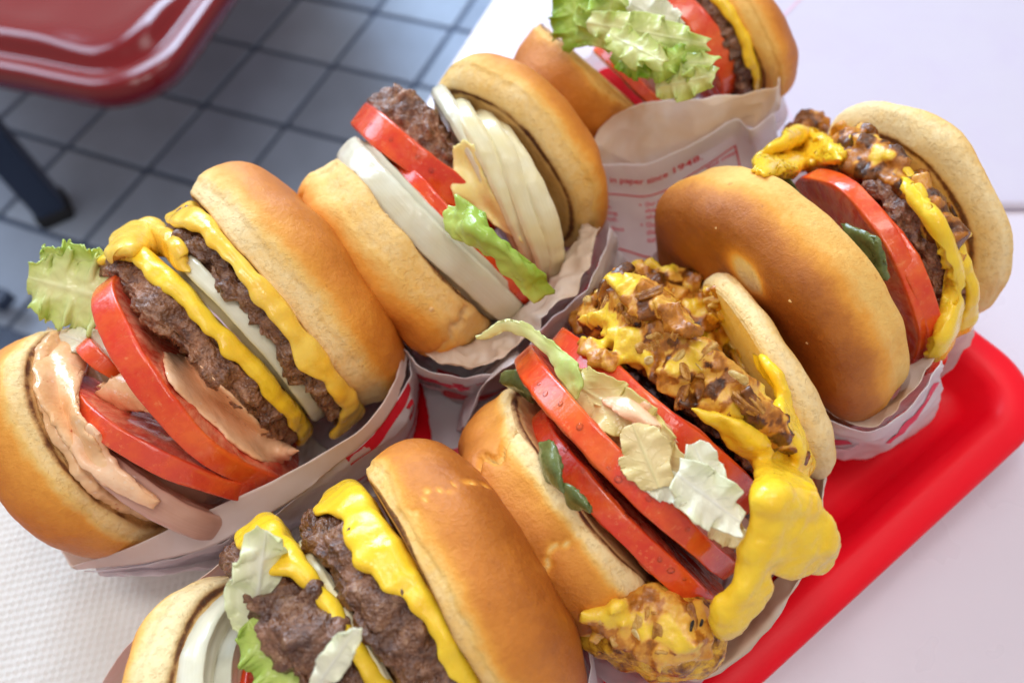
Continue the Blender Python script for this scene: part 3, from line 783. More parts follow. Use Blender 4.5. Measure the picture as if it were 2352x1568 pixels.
def mk_piece(name, a_, b_, c_, tr):
    """small piece on a unit-sized mesh"""
    t = NT(name)
    rnd = t.n('ShaderNodeObjectInfo').outputs['Random']
    v = t.math('ADD', t.noise(2.2, 4, 0.65), t.math('MULTIPLY', t.math('SUBTRACT', rnd, 0.5), 0.25))
    col = t.ramp(v, [(0.33, a_), (0.52, b_), (0.70, c_)])
    t.set(Base_Color=col, Roughness=t.ramp(t.noise(3.0, 3), [(0.35, (0.08,) * 3), (0.65, (0.28,) * 3)]), Normal=t.bump(t.noise(5.0, 4, 0.6), 0.35, 0.08))
    t.translucent(col, tr)
    return t.m
PIECE = {'grilled': mk_piece('onion_amber', (0.30, 0.10, 0.012), (0.56, 0.24, 0.035), (0.78, 0.48, 0.13), 0.1),
         'grilled_brown': mk_piece('onion_browned', (0.06, 0.016, 0.004), (0.24, 0.075, 0.010), (0.46, 0.19, 0.03), 0.05),
         'grilled_pale': mk_piece('onion_soft', (0.66, 0.36, 0.07), (0.84, 0.58, 0.18), (0.90, 0.72, 0.34), 0.15),
         'char': mk_piece('onion_charred', (0.01, 0.008, 0.008), (0.03, 0.02, 0.018), (0.10, 0.05, 0.03), 0.0),
         'cheese': mk_piece('cheese_bit', (0.80, 0.46, 0.02), (0.88, 0.57, 0.03), (0.90, 0.66, 0.10), 0.15)}
CHUNKS = {}
for mk in PIECE:
    for k in range(3):
        me = chunk_mesh('onion_piece', k + 3); me.materials.append(PIECE[mk]); CHUNKS[mk, k] = me
def scatter(parent, pool, poly, count, size, kinds, seed, fr, lift=0.0008, name='grilled_onion_piece'):
    """loose pieces set down on the food inside a picture polygon"""
    rng = random.Random(seed)
    poly = [fr(p) for p in poly]
    xs = [p[0] for p in poly]; ys = [p[1] for p in poly]
    def inside(x, y):
        c = False; j = len(poly) - 1
        for i in range(len(poly)):
            if (poly[i][1] > y) != (poly[j][1] > y) and x < (poly[j][0] - poly[i][0]) * (y - poly[i][1]) / (poly[j][1] - poly[i][1]) + poly[i][0]: c = not c
            j = i
        return c
    k = 0
    while k < count:
        x, y = rng.uniform(min(xs), max(xs)), rng.uniform(min(ys), max(ys))
        if not inside(x, y): continue
        p, nrm = surf(pool, x, y, lift)
        o = bpy.data.objects.new(name, CHUNKS[rng.choice(kinds), rng.randrange(3)]); COL.objects.link(o)
        o.parent = parent
        sz = size * rng.uniform(0.6, 1.35)
        nv = Vector(nrm).normalized(); 
        if nv.dot(Vector(CAM - p)) < 0: nv = -nv
        nv = (nv + Vector((rng.gauss(0, .35), rng.gauss(0, .35), rng.gauss(0, .35)))).normalized()
        o.rotation_mode = 'QUATERNION'
        q = nv.to_track_quat('Z', 'Y'); 
        o.rotation_quaternion = q @ Matrix.Rotation(rng.uniform(0, 6.28), 3, 'Z').to_quaternion()
        o.scale = (sz * rng.uniform(0.9, 1.7), sz * rng.uniform(0.6, 1.0), sz * rng.uniform(0.8, 1.5))
        o.location = Vector(p) - Vector(parent['_o'])
        k += 1

def map_print(parent, name, P, N, shapes, mat, off=0.0004):
    """flat print: 2-D faces in the sheet's (s, t) square, laid 0.4 mm over the sheet"""
    n, m, _ = P.shape
    V, F = [], []
    for vs2, fs2 in shapes:
        k = len(V)
        for (s, t_) in vs2:
            a = min(max(s, 0), 1) * (n - 1); b = min(max(t_, 0), 1) * (m - 1)
            i = min(int(a), n - 2); j = min(int(b), m - 2); fa, fb = a - i, b - j
            def bl(G): return G[i, j] * (1 - fa) * (1 - fb) + G[i + 1, j] * fa * (1 - fb) + G[i, j + 1] * (1 - fa) * fb + G[i + 1, j + 1] * fa * fb
            V.append(bl(P) + bl(N) * off)
        F += [tuple(q + k for q in f) for f in fs2]
    return mesh_obj(name, V, F, mat, parent, smooth=False)
def strip(s0, t0, s1, t1, wd, k=24, asp=1.0):
    """thin bar between two (s, t) points"""
    dx, dy = s1 - s0, (t1 - t0) * asp; l = math.hypot(dx, dy); nx, ny = -dy / l * wd, dx / l * wd / asp
    vs_, fs_ = [], []
    for i in range(k + 1):
        f = i / k; vs_ += [(s0 + (s1 - s0) * f - nx, t0 + (t1 - t0) * f - ny), (s0 + (s1 - s0) * f + nx, t0 + (t1 - t0) * f + ny)]
        if i: a = 2 * i; fs_.append((a - 2, a - 1, a + 1, a))
    return vs_, fs_
def text_shape(body, s0, t0, hs, ht, bold=0.012):
    """lettering as a 2-D mesh reading along t, baseline at s0"""
    c = bpy.data.curves.new('t', 'FONT'); c.body = body; c.size = 1.0; c.offset = bold; c.resolution_u = 3; c.fill_mode = 'FRONT'
    o = bpy.data.objects.new('t', c); COL.objects.link(o)
    dg = bpy.context.evaluated_depsgraph_get(); ev = o.evaluated_get(dg); e = ev.to_mesh()
    vs_ = [(s0 - v.co.y * hs, t0 + v.co.x * ht) for v in e.vertices]; fs_ = [tuple(p.vertices) for p in e.polygons]
    ev.to_mesh_clear(); bpy.data.objects.remove(o); bpy.data.curves.remove(c)
    return vs_, fs_

# ------------------------------------------------------------------ the setting
FLOOR_Z = -0.75; TS = 0.2056; AZ = math.radians(-25.71)
def proj(P):
    d = np.asarray(P) - CAM; f = d @ FW
    return 1176 + FPX * (d @ RT) / f, 784 - FPX * (d @ UP) / f
fl = mesh_obj('floor', [(-1.6, -0.6, FLOOR_Z - 0.006), (1.2, -0.6, FLOOR_Z - 0.006), (1.2, 2.2, FLOOR_Z - 0.006), (-1.6, 2.2, FLOOR_Z - 0.006)], [(0, 1, 2, 3)], M['grout'], smooth=False)
tag(fl, kind='structure'); fl['_o'] = [0, 0, 0]
def rounded_slab(sx, sy, rad, prof, seg=6):
    """prof (inset, z): loops of a rounded rectangle, closed on top and below"""
    V, F = [], []
    L = 4 * (seg + 1)
    for ins, z in prof:
        r = max(rad - ins, 0.0004)
        for k, (cx, cy) in enumerate(((sx - rad, sy - rad), (-sx + rad, sy - rad), (-sx + rad, -sy + rad), (sx - rad, -sy + rad))):
            for q in range(seg + 1):
                a = math.pi / 2 * (k + q / seg)
                V.append((cx + r * math.cos(a) if ins <= rad else (cx - math.copysign(ins - rad, cx)) + r * math.cos(a), cy + r * math.sin(a) if ins <= rad else (cy - math.copysign(ins - rad, cy)) + r * math.sin(a), z))
    for i in range(len(prof) - 1):
        for j in range(L): F.append((i * L + j, i * L + (j + 1) % L, (i + 1) * L + (j + 1) % L, (i + 1) * L + j))
    F.append(tuple(range(L))[::-1]); F.append(tuple((len(prof) - 1) * L + j for j in range(L)))
    return V, F
hs = TS * 0.5 * 0.94
tv, tf = rounded_slab(hs, hs, 0.006, [(0, -0.006), (0, -0.003), (0.0006, -0.0012), (0.002, 0.0)], 3)
tms = []
for k in range(3):
    me = bpy.data.meshes.new('tile'); me.from_pydata(tv, [], tf); me.materials.append(TILE[k]); tms.append(me)
rng = random.Random(4)
for i in range(-6, 7):
    for j in range(-5, 9):
        ci, cj = i + 0.5, j + 0.5
        X = (-3.4694 + math.cos(AZ) * ci - math.sin(AZ) * cj) * TS; Y = (5.4193 + math.sin(AZ) * ci + math.cos(AZ) * cj) * TS
        x, y = proj((X, Y, FLOOR_Z))
        if -260 < x < 1330 and -220 < y < 900:
            o = bpy.data.objects.new('tile', tms[rng.randrange(3)]); COL.objects.link(o); o.parent = fl
            o.location = (X, Y, FLOOR_Z + rng.uniform(-0.0004, 0.0004)); o.rotation_euler = (rng.gauss(0, .002), rng.gauss(0, .002), AZ + rng.gauss(0, .003))

# table top: its far left edge runs across the picture
E0, E1 = at(1125, 0, -0.006), at(1040, 130, -0.006)
td = norm((E1 - E0)[:2]); tn_ = np.array([-td[1], td[0]])           # along the edge, and across it (towards the right)
if tn_[0] < 0: tn_ = -tn_
def tpt(a, c): return E0[:2] + td * a + tn_ * c
tab = thing('table', (*tpt(0.4, 0.35), FLOOR_Z), 'white laminate table under the red tray', 'table')
poly = [tpt(-0.9, 0), tpt(0.75, 0), tpt(0.75, 0.75), tpt(-0.9, 0.75)]
cen = np.mean(poly, 0)
def ring_poly(ins, z): return [(*(p - np.sign(np.array([(p - cen) @ td, (p - cen) @ tn_])) @ np.array([td, tn_]) * ins), z) for p in poly]
TV, TF = [], []
for ins, z in ((0.004, -0.036), (0.0, -0.034), (0.0, -0.010), (0.0012, -0.0072), (0.004, -0.006)): TV += ring_poly(ins, z)
for i in range(4):
    for j in range(4): TF.append((i * 4 + j, i * 4 + (j + 1) % 4, i * 4 + 4 + (j + 1) % 4, i * 4 + 4 + j))
TF += [(3, 2, 1, 0), (16, 17, 18, 19)]
mesh_obj('tabletop', TV, TF, M['laminate'], tab, smooth=False)
pv, pf = rounded_slab(0.04, 0.04, 0.01, [(0, FLOOR_Z + 0.03), (0, -0.036)], 4)
mesh_obj('pedestal', np.array(pv) + np.array([*tpt(0.0, 0.40), 0]), pf, M['metal'], tab)
pv, pf = rounded_slab(0.22, 0.22, 0.04, [(0, FLOOR_Z + 0.001), (0, FLOOR_Z + 0.012), (0.004, FLOOR_Z + 0.016), (0.16, FLOOR_Z + 0.03)], 4)
mesh_obj('base', np.array(pv) + np.array([*tpt(0.0, 0.40), 0]), pf, M['metal'], tab)

# tray
kk = 2352 / 4096; RZ = 0.017
K = at(4285 * kk, 1600 * kk, RZ); d1 = at(3054 * kk, 2731 * kk, RZ) - K; d2 = at(3100 * kk, 520 * kk, RZ) - K
a1 = math.atan2(d1[1], d1[0]) % (2 * math.pi); a2 = math.atan2(d2[1], d2[0])
am = (a1 + a2 + math.pi / 2) / 2 if False else a1
e1 = np.array([math.cos(am), math.sin(am)]); e2 = np.array([math.cos(am - math.pi / 2), math.sin(am - math.pi / 2)])
TL, TWD = 0.43, 0.275
tc = K[:2] + e1 * TL / 2 + e2 * TWD / 2
tray = thing('tray', (*tc, -0.005), 'bright red plastic serving tray holding the wrapped burgers', 'tray')
prof = [(0.030, -0.0055), (0.024, -0.0048), (0.012, 0.010), (0.004, 0.0125), (0.0005, 0.0128), (0.0, 0.0142), (0.0006, 0.0160), (0.0030, 0.0172), (0.0095, 0.0172), (0.0125, 0.0160), (0.0155, 0.0120), (0.0195, 0.0035), (0.0225, 0.0008), (0.028, 0.0), (0.07, 0.0)]
pv, pf = rounded_slab(TL / 2, TWD / 2, 0.030, prof, 12)
pv = np.array(pv); ca = np.array([e1, e2])
W = np.concatenate([pv[:, :2] @ ca + tc, pv[:, 2:3]], 1)
pf = [f for f in pf]
mesh_obj('tray_body', W, pf, M['tray'], tray)

# embossed napkin lying in the tray, lower left
n0 = at(330, 1250, 0.003)[:2]; ua = norm(at(-60, 1640, 0.003)[:2] - n0); ub = np.array([ua[1], -ua[0]])
if ub[0] > 0: ub = -ub
nu, nv = 230, 230
A, B = np.meshgrid(np.linspace(-0.07, 0.12, nu), np.linspace(-0.09, 0.10, nv), indexing='ij')
hh = 0.0032 + 0.0005 * np.clip(np.sin(A * 2 * math.pi / 0.0042) * np.sin(B * 2 * math.pi / 0.0036) * 1.6, -0.3, 1) + 0.0012 * perlin(np.stack([A, B, A * 0], -1), 14, 2)
xy = n0 + A[..., None] * ua + B[..., None] * ub
P = np.concatenate([xy, hh[..., None]], -1)
V, F, _ = close_sheet(P, np.full((nu, nv), 0.0005))
nap = mesh_obj('napkin', V, F, M['napkin'], None, origin=(*n0, 0.003))
tag(nap, 'off white embossed paper napkin lying flat at the lower left', 'napkin')

# sheet of paper on the table, upper right
sh, SP, SN = sheet(None, 'paper_sheet', [[(1560, -200, -0.0045), (2010, -230, -0.0045), (2700, -260, -0.0045)], [(1640, 120, -0.0045), (2080, 100, -0.0045), (2780, 90, -0.0045)], [(1720, 480, -0.0045), (2150, 480, -0.0045), (2900, 480, -0.0045)]], None, M['paper_plain'], 0.0003, 40, 40, ruffle=0.0005, freq=14, edge=0.0, origin=(*at(2100, 120, -0.003),), ret=True)
tag(sh, 'white printed paper sheet lying on the table at upper right', 'paper')
sh['_o'] = [float(x) for x in sh.location]
M['print3'] = bpy.data.materials.new('pink_print'); M['print3'].use_nodes = True; M['print3'].node_tree.nodes['Principled BSDF'].inputs['Base Color'].default_value = (0.72, 0.50, 0.62, 1)
map_print(sh, 'printed_line', SP, SN, [strip(0.50, 0.10, 0.30, 0.32, 0.004), strip(0.52, 0.13, 0.80, 0.19, 0.002), strip(0.52, 0.10, 0.86, 0.16, 0.002)], M['print3'])

# glossy chair beside the table
SZ = -0.30
con = [(x - 26, y - 30) for x, y in [(-420, 120), (-200, 155), (0, 190), (77, 204), (160, 222), (243, 235), (312, 225), (372, 201), (423, 163), (474, 98), (538, 8), (700, -220), (860, -460), (500, -760), (0, -800), (-420, -600), (-620, -260)]]
cpts = catmull(np.array([at(x, y, SZ) for x, y in con]), 160, closed=True)
cc = cpts.mean(0)
chair = thing('chair', (cc[0], cc[1], FLOOR_Z), 'glossy dark red chair seat beside the table, upper left corner', 'chair')
rowsC = []
for f, dz in ((0.95, -0.040), (0.985, -0.036), (1.0, -0.024), (1.0, -0.014), (0.993, -0.005), (0.975, 0.0), (0.945, 0.001), (0.915, -0.003), (0.895, -0.012), (0.875, -0.022), (0.855, -0.026), (0.835, -0.024), (0.81, -0.014), (0.785, -0.008), (0.75, -0.008), (0.65, -0.014), (0.5, -0.024), (0.25, -0.030), (0.01, -0.032)):
    q = cc + (cpts - cc) * f; q[:, 2] += dz
    if f < 0.8: q[:, 2] += 0.010 * perlin(q, 8, 3)
    rowsC.append(q)
CV = np.stack(rowsC, 1).reshape(-1, 3)
mesh_obj('seat', CV, grid_faces(160, len(rowsC), True), M['chair'], chair)
foot = at(128, 488, FLOOR_Z)
lv, lf = rounded_slab(0.028, 0.034, 0.008, [(0, FLOOR_Z + 0.022), (0, SZ - 0.02)], 4)
lg = np.array(lv); rl = np.array([[math.cos(0.5), math.sin(0.5)], [-math.sin(0.5), math.cos(0.5)]])
lg[:, :2] = lg[:, :2] @ rl + foot[:2]
mesh_obj('leg', lg, lf, M['metal'], chair, smooth=False)
lv, lf = rounded_slab(0.033, 0.039, 0.010, [(0.002, FLOOR_Z + 0.001), (0, FLOOR_Z + 0.004), (0, FLOOR_Z + 0.022), (0.003, FLOOR_Z + 0.026)], 4)
lg = np.array(lv); lg[:, :2] = lg[:, :2] @ rl + foot[:2]
mesh_obj('foot_cap', lg, lf, M['rubber'], chair)
lv, lf = rounded_slab(0.016, 0.30, 0.006, [(0, FLOOR_Z + 0.030), (0, FLOOR_Z + 0.052)], 3)
lg = np.array(lv); rl2 = np.array([[math.cos(1.15), math.sin(1.15)], [-math.sin(1.15), math.cos(1.15)]])
lg[:, :2] = lg[:, :2] @ rl2 + foot[:2] + np.array([-0.27, -0.12])
mesh_obj('crossbar', lg, lf, M['metal'], chair, smooth=False)

# ------------------------------------------------------------------ burgers
GRP = 'burgers in the tray'
def burger(px, label, pool):
    p = at(*px, 0.0)
    return thing('hamburger', (p[0], p[1], 0.004), label, 'hamburger', GRP, pool)

# ---- burger at the left, opened wide, with lettuce sticking out
F1 = Frame(0, 344.6, 0.6226); Z1 = dict(z=0.066, z2=0.048)
b1 = burger((430, 900), 'double cheeseburger at far left, opened wide with pale lettuce sticking out', 'b1')
bun(b1, 'bottom_bun', (195, 630), (680, 1385), -215, 0.024, F1, M['bun'], ring=0.93, top=False, z=0.058, z2=0.045, seed=1, belt=0.18, crust=(0.05, 0.80), toast=0.8)
patty(b1, (212, 655), (664, 1358), -206, 0.004, F1, 'sauce_tan', z=0.058, z2=0.045, seed=13, rough=0.25, shift=0.002, name='spread')
onion(b1, (310, 960), (900, 1370), -125, 0.010, F1, 'onion_pink', z=0.05, z2=0.042, seed=2, rings=4, step=0.0012)
tomato(b1, (255, 855), (1010, 1235), -105, 0.006, F1, 'tomato_pink', z=0.058, z2=0.045, seed=3, umin=-0.2)
tomato(b1, (445, 450), (1075, 1205), -165, 0.0075, F1, 'tomato', **Z1, seed=4)
P1 = patty(b1, (415, 385), (1090, 1075), 5, 0.0120, F1, 'patty_light', **Z1, seed=5)
cheese(b1, 0, 0, 0, 0.0033, F1, 'cheese', seed=6, drape=0.0022, keys=((-78, 22, 0.007), (80, 20, 0.002)), on=(P1, 0.0120), shift=0.0006, over=0.0012)
onion(b1, (610, 300), (1200, 990), 0, 0.0065, F1, 'onion', **Z1, seed=7, rings=3)
P2 = patty(b1, (655, 240), (1290, 1000), 5, 0.0090, F1, 'patty', **Z1, seed=8)
cheese(b1, 0, 0, 0, 0.0033, F1, 'cheese_pale', seed=9, drape=0.0024, keys=((-72, 18, 0.005), (76, 16, 0.008), (20, 8, 0.003)), on=(P2, 0.0090), over=0.0012, shift=0.0008)
bun(b1, 'top_bun', (690, 160), (1335, 970), 20, 0.0305, F1, M['bun'], ring=0.94, **Z1, seed=10, belt=0.27, crust=(0.0, 0.80))
refresh('b1')
S1 = 's'
sheet(b1, 'melted_cheese', [[(395, 385, S1, .002), (400, 400, S1, .002), (420, 410, S1, .001)], [(440, 320, S1, .003), (470, 340, S1, .003), (500, 380, S1, .002)], [(520, 275, S1, .003), (560, 300, S1, .004), (590, 390, S1, .003)], [(600, 285, S1, .002), (640, 340, S1, .003), (660, 430, S1, .002)], [(640, 330, S1, .001), (680, 390, S1, .002), (700, 450, S1, .001)]], F1, M['cheese_pale'], 0.0045, 44, 34, 'b1', ruffle=0.001, freq=90, edge=0.001, seed=15, soft=True, zdef=0.085)
sheet(b1, 'spread', [[(180, 660, S1, .002), (260, 690, S1, .002), (340, 760, S1, .002)], [(130, 800, S1, .002), (210, 830, S1, .003), (290, 900, S1, .002)], [(180, 980, S1, .002), (260, 1010, S1, .003), (330, 1040, S1, .003)], [(290, 1130, S1, .002), (350, 1160, S1, .003), (400, 1130, S1, .003)], [(430, 1240, S1, .002), (470, 1250, S1, .002), (480, 1220, S1, .002)]], F1, M['sauce_tan'], 0.0024, 60, 50, 'b1', ruffle=0.0007, freq=90, edge=0.002, seed=1, soft=True)
sheet(b1, 'spread', [[(270, 1000, S1, .003), (330, 1010, S1, .003), (360, 1040, S1, .003)], [(270, 1120, S1, .003), (340, 1120, S1, .003), (410, 1130, S1, .003)], [(380, 1220, S1, .002), (440, 1220, S1, .003), (480, 1200, S1, .003)], [(560, 1320, S1, .002), (580, 1310, S1, .002), (600, 1300, S1, .002)]], F1, M['sauce'], 0.0026, 50, 40, 'b1', ruffle=0.0006, freq=80, edge=0.001, seed=2, soft=True)
sheet(b1, 'spread', [[(600, 740, S1, .001), (680, 760, S1, .001), (740, 800, S1, .001)], [(620, 850, S1, .002), (740, 860, S1, .003), (850, 900, S1, .002)], [(740, 960, S1, .002), (850, 970, S1, .003), (950, 1000, S1, .002)], [(860, 1080, S1, .002), (960, 1090, S1, .003), (1050, 1080, S1, .002)], [(960, 1150, S1, .001), (1040, 1150, S1, .001), (1110, 1110, S1, .001)]], F1, M['sauce'], 0.0020, 60, 50, 'b1', ruffle=0.0004, freq=80, edge=0.0008, seed=3, soft=True)
sheet(b1, 'spread', [[(370, 880, .075), (430, 840, .078), (500, 830, .08)], [(390, 910, .073), (460, 890, .078), (540, 900, .08)], [(470, 960, .07), (520, 950, .074), (580, 960, .076)]], F1, M['sauce_tan'], 0.006, 30, 30, None, ruffle=0.001, freq=90, edge=0.002, seed=4, soft=True)
leaf(b1, (440, 560, .084), (105, 470, .088), 0.027, F1, M['lettuce'], 5, wave=3.4, amp=0.0026, green=0.34, jag=0.35)
leaf(b1, (420, 430, .088), (150, 400, .090), 0.014, F1, M['lettuce'], 8, wave=2.6, amp=0.0018, green=0.5, jag=0.35, tilt=30)
leaf(b1, (460, 760, .078), (225, 680, .080), 0.010, F1, M['lettuce_white'], 6, wave=2, amp=0.0015, green=0.15, jag=0.15)
tomato(b1, (310, 700), (500, 860), -20, 0.005, F1, 'tomato', z=0.072, seed=14, umin=-0.3)

# ---- burger at the middle top, onion rings fanned out
F2 = Frame(631.6, 114.8, 0.5127); Z2 = dict(z=0.058, z2=0.050)
b2 = burger((1040, 560), 'burger at centre top with a fan of thick raw onion slices', 'b2')
bun(b2, 'bottom_bun', (262, 455), (985, 1235), -20, 0.0245, F2, M['bun_matte'], ring=0.93, top=False, **Z2, seed=21, belt=0.5, crust=(0.12, 0.80), grooves=((0.75, 0.05, 0.0022, 0.15), (-1.15, 0.06, 0.0025, 0.1)), lump=1.3)
onion(b2, (325, 425), (1085, 1180), -35, 0.0135, F2, 'onion', **Z2, seed=22, rings=3, step=0.0006, rnd=0.9)
tomato(b2, (500, 470), (1160, 1140), 0, 0.006, F2, 'tomato', z=0.05, z2=0.046, seed=23)
tomato(b2, (368, 282), (1000, 800), 5, 0.0100, F2, 'tomato', z=0.066, z2=0.056, seed=24)
patty(b2, (470, 195), (960, 780), 20, 0.016, F2, 'patty_light', z=0.066, z2=0.055, seed=25, rough=1.1)
onion(b2, (725, 170), (1125, 960), 20, 0.006, F2, 'onion', **Z2, seed=27, rings=2, step=0.0004)
onion(b2, (800, 215), (1170, 1010), 35, 0.0072, F2, 'onion_warm', **Z2, seed=28, rings=2, step=0.0004)
onion(b2, (890, 275), (1210, 1040), 50, 0.0072, F2, 'onion_warm', **Z2, seed=29, rings=2, step=0.0004)
onion(b2, (960, 320), (1255, 1030), 65, 0.0072, F2, 'onion_warm', **Z2, seed=30, rings=2, step=0.0004)
cheese(b2, (830, 215), (1290, 790), 165, 0.0035, F2, 'cheese_deep', **Z2, seed=31, drape=0.0006, shift=0.002)
bun(b2, 'top_bun', (700, 150), (1335, 905), 195, 0.026, F2, M['bun'], ring=0.85, **Z2, seed=32, belt=0.32, crust=(0.10, 0.82))
refresh('b2')
sheet(b2, 'melted_cheese', [[(800, 430, S1, .001), (850, 410, S1, .001), (890, 430, S1, .001)], [(795, 530, S1, .001), (870, 520, S1, .001), (930, 540, S1, .001)], [(785, 630, S1, .001), (890, 620, S1, .001), (980, 640, S1, .001)], [(880, 690, S1, .001), (970, 720, S1, .001), (1050, 760, S1, .001)], [(990, 790, S1, .001), (1040, 820, S1, .001), (1110, 860, S1, .001)]], F2, M['cheese_milk'], 0.0016, 50, 40, 'b2', ruffle=0.0005, freq=110, edge=0.0012, seed=33, soft=True, flat=True)
sheet(b2, 'lettuce_leaf', [[(785, 700, .094), (860, 690, .098), (945, 725, .100)], [(785, 790, .090), (880, 790, .100), (960, 790, .098)], [(880, 870, .090), (970, 860, .098), (1040, 860, .096)], [(1000, 940, .088), (1060, 930, .094), (1110, 930, .090)], [(1090, 1050, .080), (1140, 1030, .084), (1200, 1010, .082)], [(1165, 1130, .072), (1195, 1100, .074), (1225, 1065, .074)]], F2, M['lettuce_green'], 0.0008, 60, 50, ruffle=0.0018, freq=120, edge=0.0016, seed=34, green=0.35, fold=0.001, ffreq=90)

# ---- burger at the back, heap of lettuce
F3 = Frame(1091, 0, 0.4028); Z3 = dict(z=0.060, z2=0.052)
b3 = burger((1530, 260), 'burger at the back edge with a heap of shredded lettuce', 'b3')
bun(b3, 'bottom_bun', (360, 120), (985, 660), 0, 0.034, F3, M['bun'], ring=0.95, top=False, dome=True, **Z3, seed=41, belt=0.10, crust=(0.25, 0.92))
tomato(b3, (700, 250), (1075, 620), 0, 0.006, F3, 'tomato', **Z3, seed=42)
onion(b3, (720, -40), (1230, 590), 60, 0.010, F3, 'onion', z=0.052, z2=0.048, seed=43)
tomato(b3, (930, -130), (1440, 580), 110, 0.010, F3, 'tomato', **Z3, seed=44)
P3 = patty(b3, (1110, -140), (1540, 590), 110, 0.009, F3, 'patty', **Z3, seed=45)
cheese(b3, 0, 0, 0, 0.003, F3, 'cheese', seed=46, drape=0.0015, keys=((30, 10, 0.002), (75, 14, 0.003)), on=(P3, 0.009), over=0.001)
bun(b3, 'top_bun', (1225, -140), (1640, 620), 120, 0.020, F3, M['bun'], ring=0.86, **Z3, seed=47, belt=0.35, crust=(0.22, 0.85))
refresh('b3')
leaf(b3, (640, 260, .086), (540, -70, .100), 0.022, F3, M['lettuce_green'], 48, wave=3, amp=0.003, green=0.5, jag=0.25)
leaf(b3, (700, 270, .088), (800, -60, .107), 0.022, F3, M['lettuce'], 54, wave=3, amp=0.0035, green=0.6, jag=0.2, tilt=-15)
leaf(b3, (640, 130, .100), (1320, 250, .107), 0.0125, F3, M['lettuce'], 49, wave=4, amp=0.0024, green=0.34, jag=0.08)
leaf(b3, (760, 190, .102), (1080, 360, .106), 0.012, F3, M['lettuce'], 55, wave=3, amp=0.0024, green=0.34, jag=0.08, tilt=20)
leaf(b3, (860, 360, .094), (1365, 360, .103), 0.013, F3, M['lettuce'], 50, wave=4, amp=0.003, green=0.45, jag=0.2, tilt=15)
leaf(b3, (1030, 500, .092), (1370, 430, .100), 0.012, F3, M['lettuce'], 51, wave=3, amp=0.0024, green=0.34, jag=0.08)
leaf(b3, (1010, 430, .098), (1200, 290, .105), 0.009, F3, M['lettuce_green'], 52, wave=2, amp=0.002, green=0.4, jag=0.2)
leaf(b3, (790, 300, .096), (1000, 430, .099), 0.009, F3, M['lettuce_green'], 53, wave=2, amp=0.002, green=0.7, jag=0.2)
leaf(b3, (1170, 190, .102), (890, 20, .106), 0.014, F3, M['lettuce_white'], 56, wave=2, amp=0.002, green=0.1, jag=0.15)
# ---- burger at the right, underside of the bottom bun towards the camera
F4 = Frame(1435.6, 172.3, 0.5494); Z4 = dict(z=0.056, z2=0.050)
b4 = burger((1960, 620), 'burger at the right showing the browned underside of its bun with a pale spot', 'b4')
bun(b4, 'bottom_bun', (318, 415), (1112, 1352), 262, 0.026, F4, M['bun_dark'], ring=0.93, top=False, **Z4, seed=61, belt=0.42, crust=(0.22, 0.90), spot=(0.008, 0.009, -0.0105, 0.034))
tomato(b4, (745, 420), (1190, 1210), 150, 0.0070, F4, 'tomato', **Z4, seed=62)
tomato(b4, (830, 470), (1260, 1240), 120, 0.007, F4, 'tomato', z=0.054, z2=0.048, seed=63)
P4 = patty(b4, (830, 320), (1320, 1110), 150, 0.0130, F4, 'patty_light', **Z4, seed=64, rough=0.9)
cheese(b4, 0, 0, 0, 0.0032, F4, 'cheese', seed=65, drape=0.0012, keys=((75, 18, 0.006),), on=(P4, 0.0130), over=0.001)
bun(b4, 'top_bun', (835, 215), (1385, 1045), 285, 0.015, F4, M['bun'], ring=0.80, **Z4, seed=67, belt=0.50, crust=(0.0, 0.80), toast=1.0)
refresh('b4')
mass(b4, 'grilled_onion', 'b4', [(600, 320), (760, 165), (860, 200), (1040, 240), (1240, 400), (1360, 580), (1420, 760), (1400, 900), (1340, 780), (1240, 560), (1080, 420), (900, 390), (760, 330)], 130, 0.0042, F4, 5, voxel=0.0009, fill=0.003, weights=(0.45, 0.40, 0.10, 0.05), cheesy=0.3)
refresh('b4')
sheet(b4, 'melted_cheese', [[(530, 400, S1, .002), (600, 420, S1, .002), (700, 420, S1, .003)], [(570, 350, S1, .003), (680, 330, S1, .004), (780, 380, S1, .004)], [(640, 270, S1, .003), (760, 270, S1, .005), (900, 370, S1, .004)], [(700, 240, S1, .002), (820, 250, S1, .004), (920, 320, S1, .003)]], F4, M['cheese'], 0.006, 44, 44, 'b4', ruffle=0.0016, freq=90, edge=0.002, seed=69, soft=True, zdef=0.08)
sheet(b4, 'melted_cheese', [[(1150, 420, S1, .002), (1190, 430, S1, .002), (1230, 470, S1, .002)], [(1180, 500, S1, .002), (1230, 520, S1, .003), (1280, 560, S1, .002)], [(1270, 600, S1, .002), (1300, 620, S1, .003), (1330, 660, S1, .002)], [(1340, 740, S1, .002), (1360, 760, S1, .003), (1380, 800, S1, .002)], [(1350, 900, S1, .003), (1375, 920, S1, .003), (1392, 930, S1, .002)], [(1290, 1080, S1, .003), (1340, 1090, S1, .003), (1370, 1080, S1, .002)], [(1250, 1190, S1, .002), (1280, 1200, S1, .002), (1310, 1180, S1, .002)]], F4, M['cheese'], 0.005, 70, 30, 'b4', ruffle=0.0008, freq=90, edge=0.0016, seed=70, soft=True, zdef=0.05)
sheet(b4, 'pickle_slice', [[(505, 425, .074), (580, 402, .078), (690, 440, .082)], [(540, 445, .072), (640, 455, .076), (730, 490, .080)], [(640, 480, .07), (720, 520, .074), (800, 570, .078)]], F4, M['pickle'], 0.0016, 30, 30, 'b4', ruffle=0.0006, freq=120, edge=0.001, seed=71, soft=True, zdef=0.08)
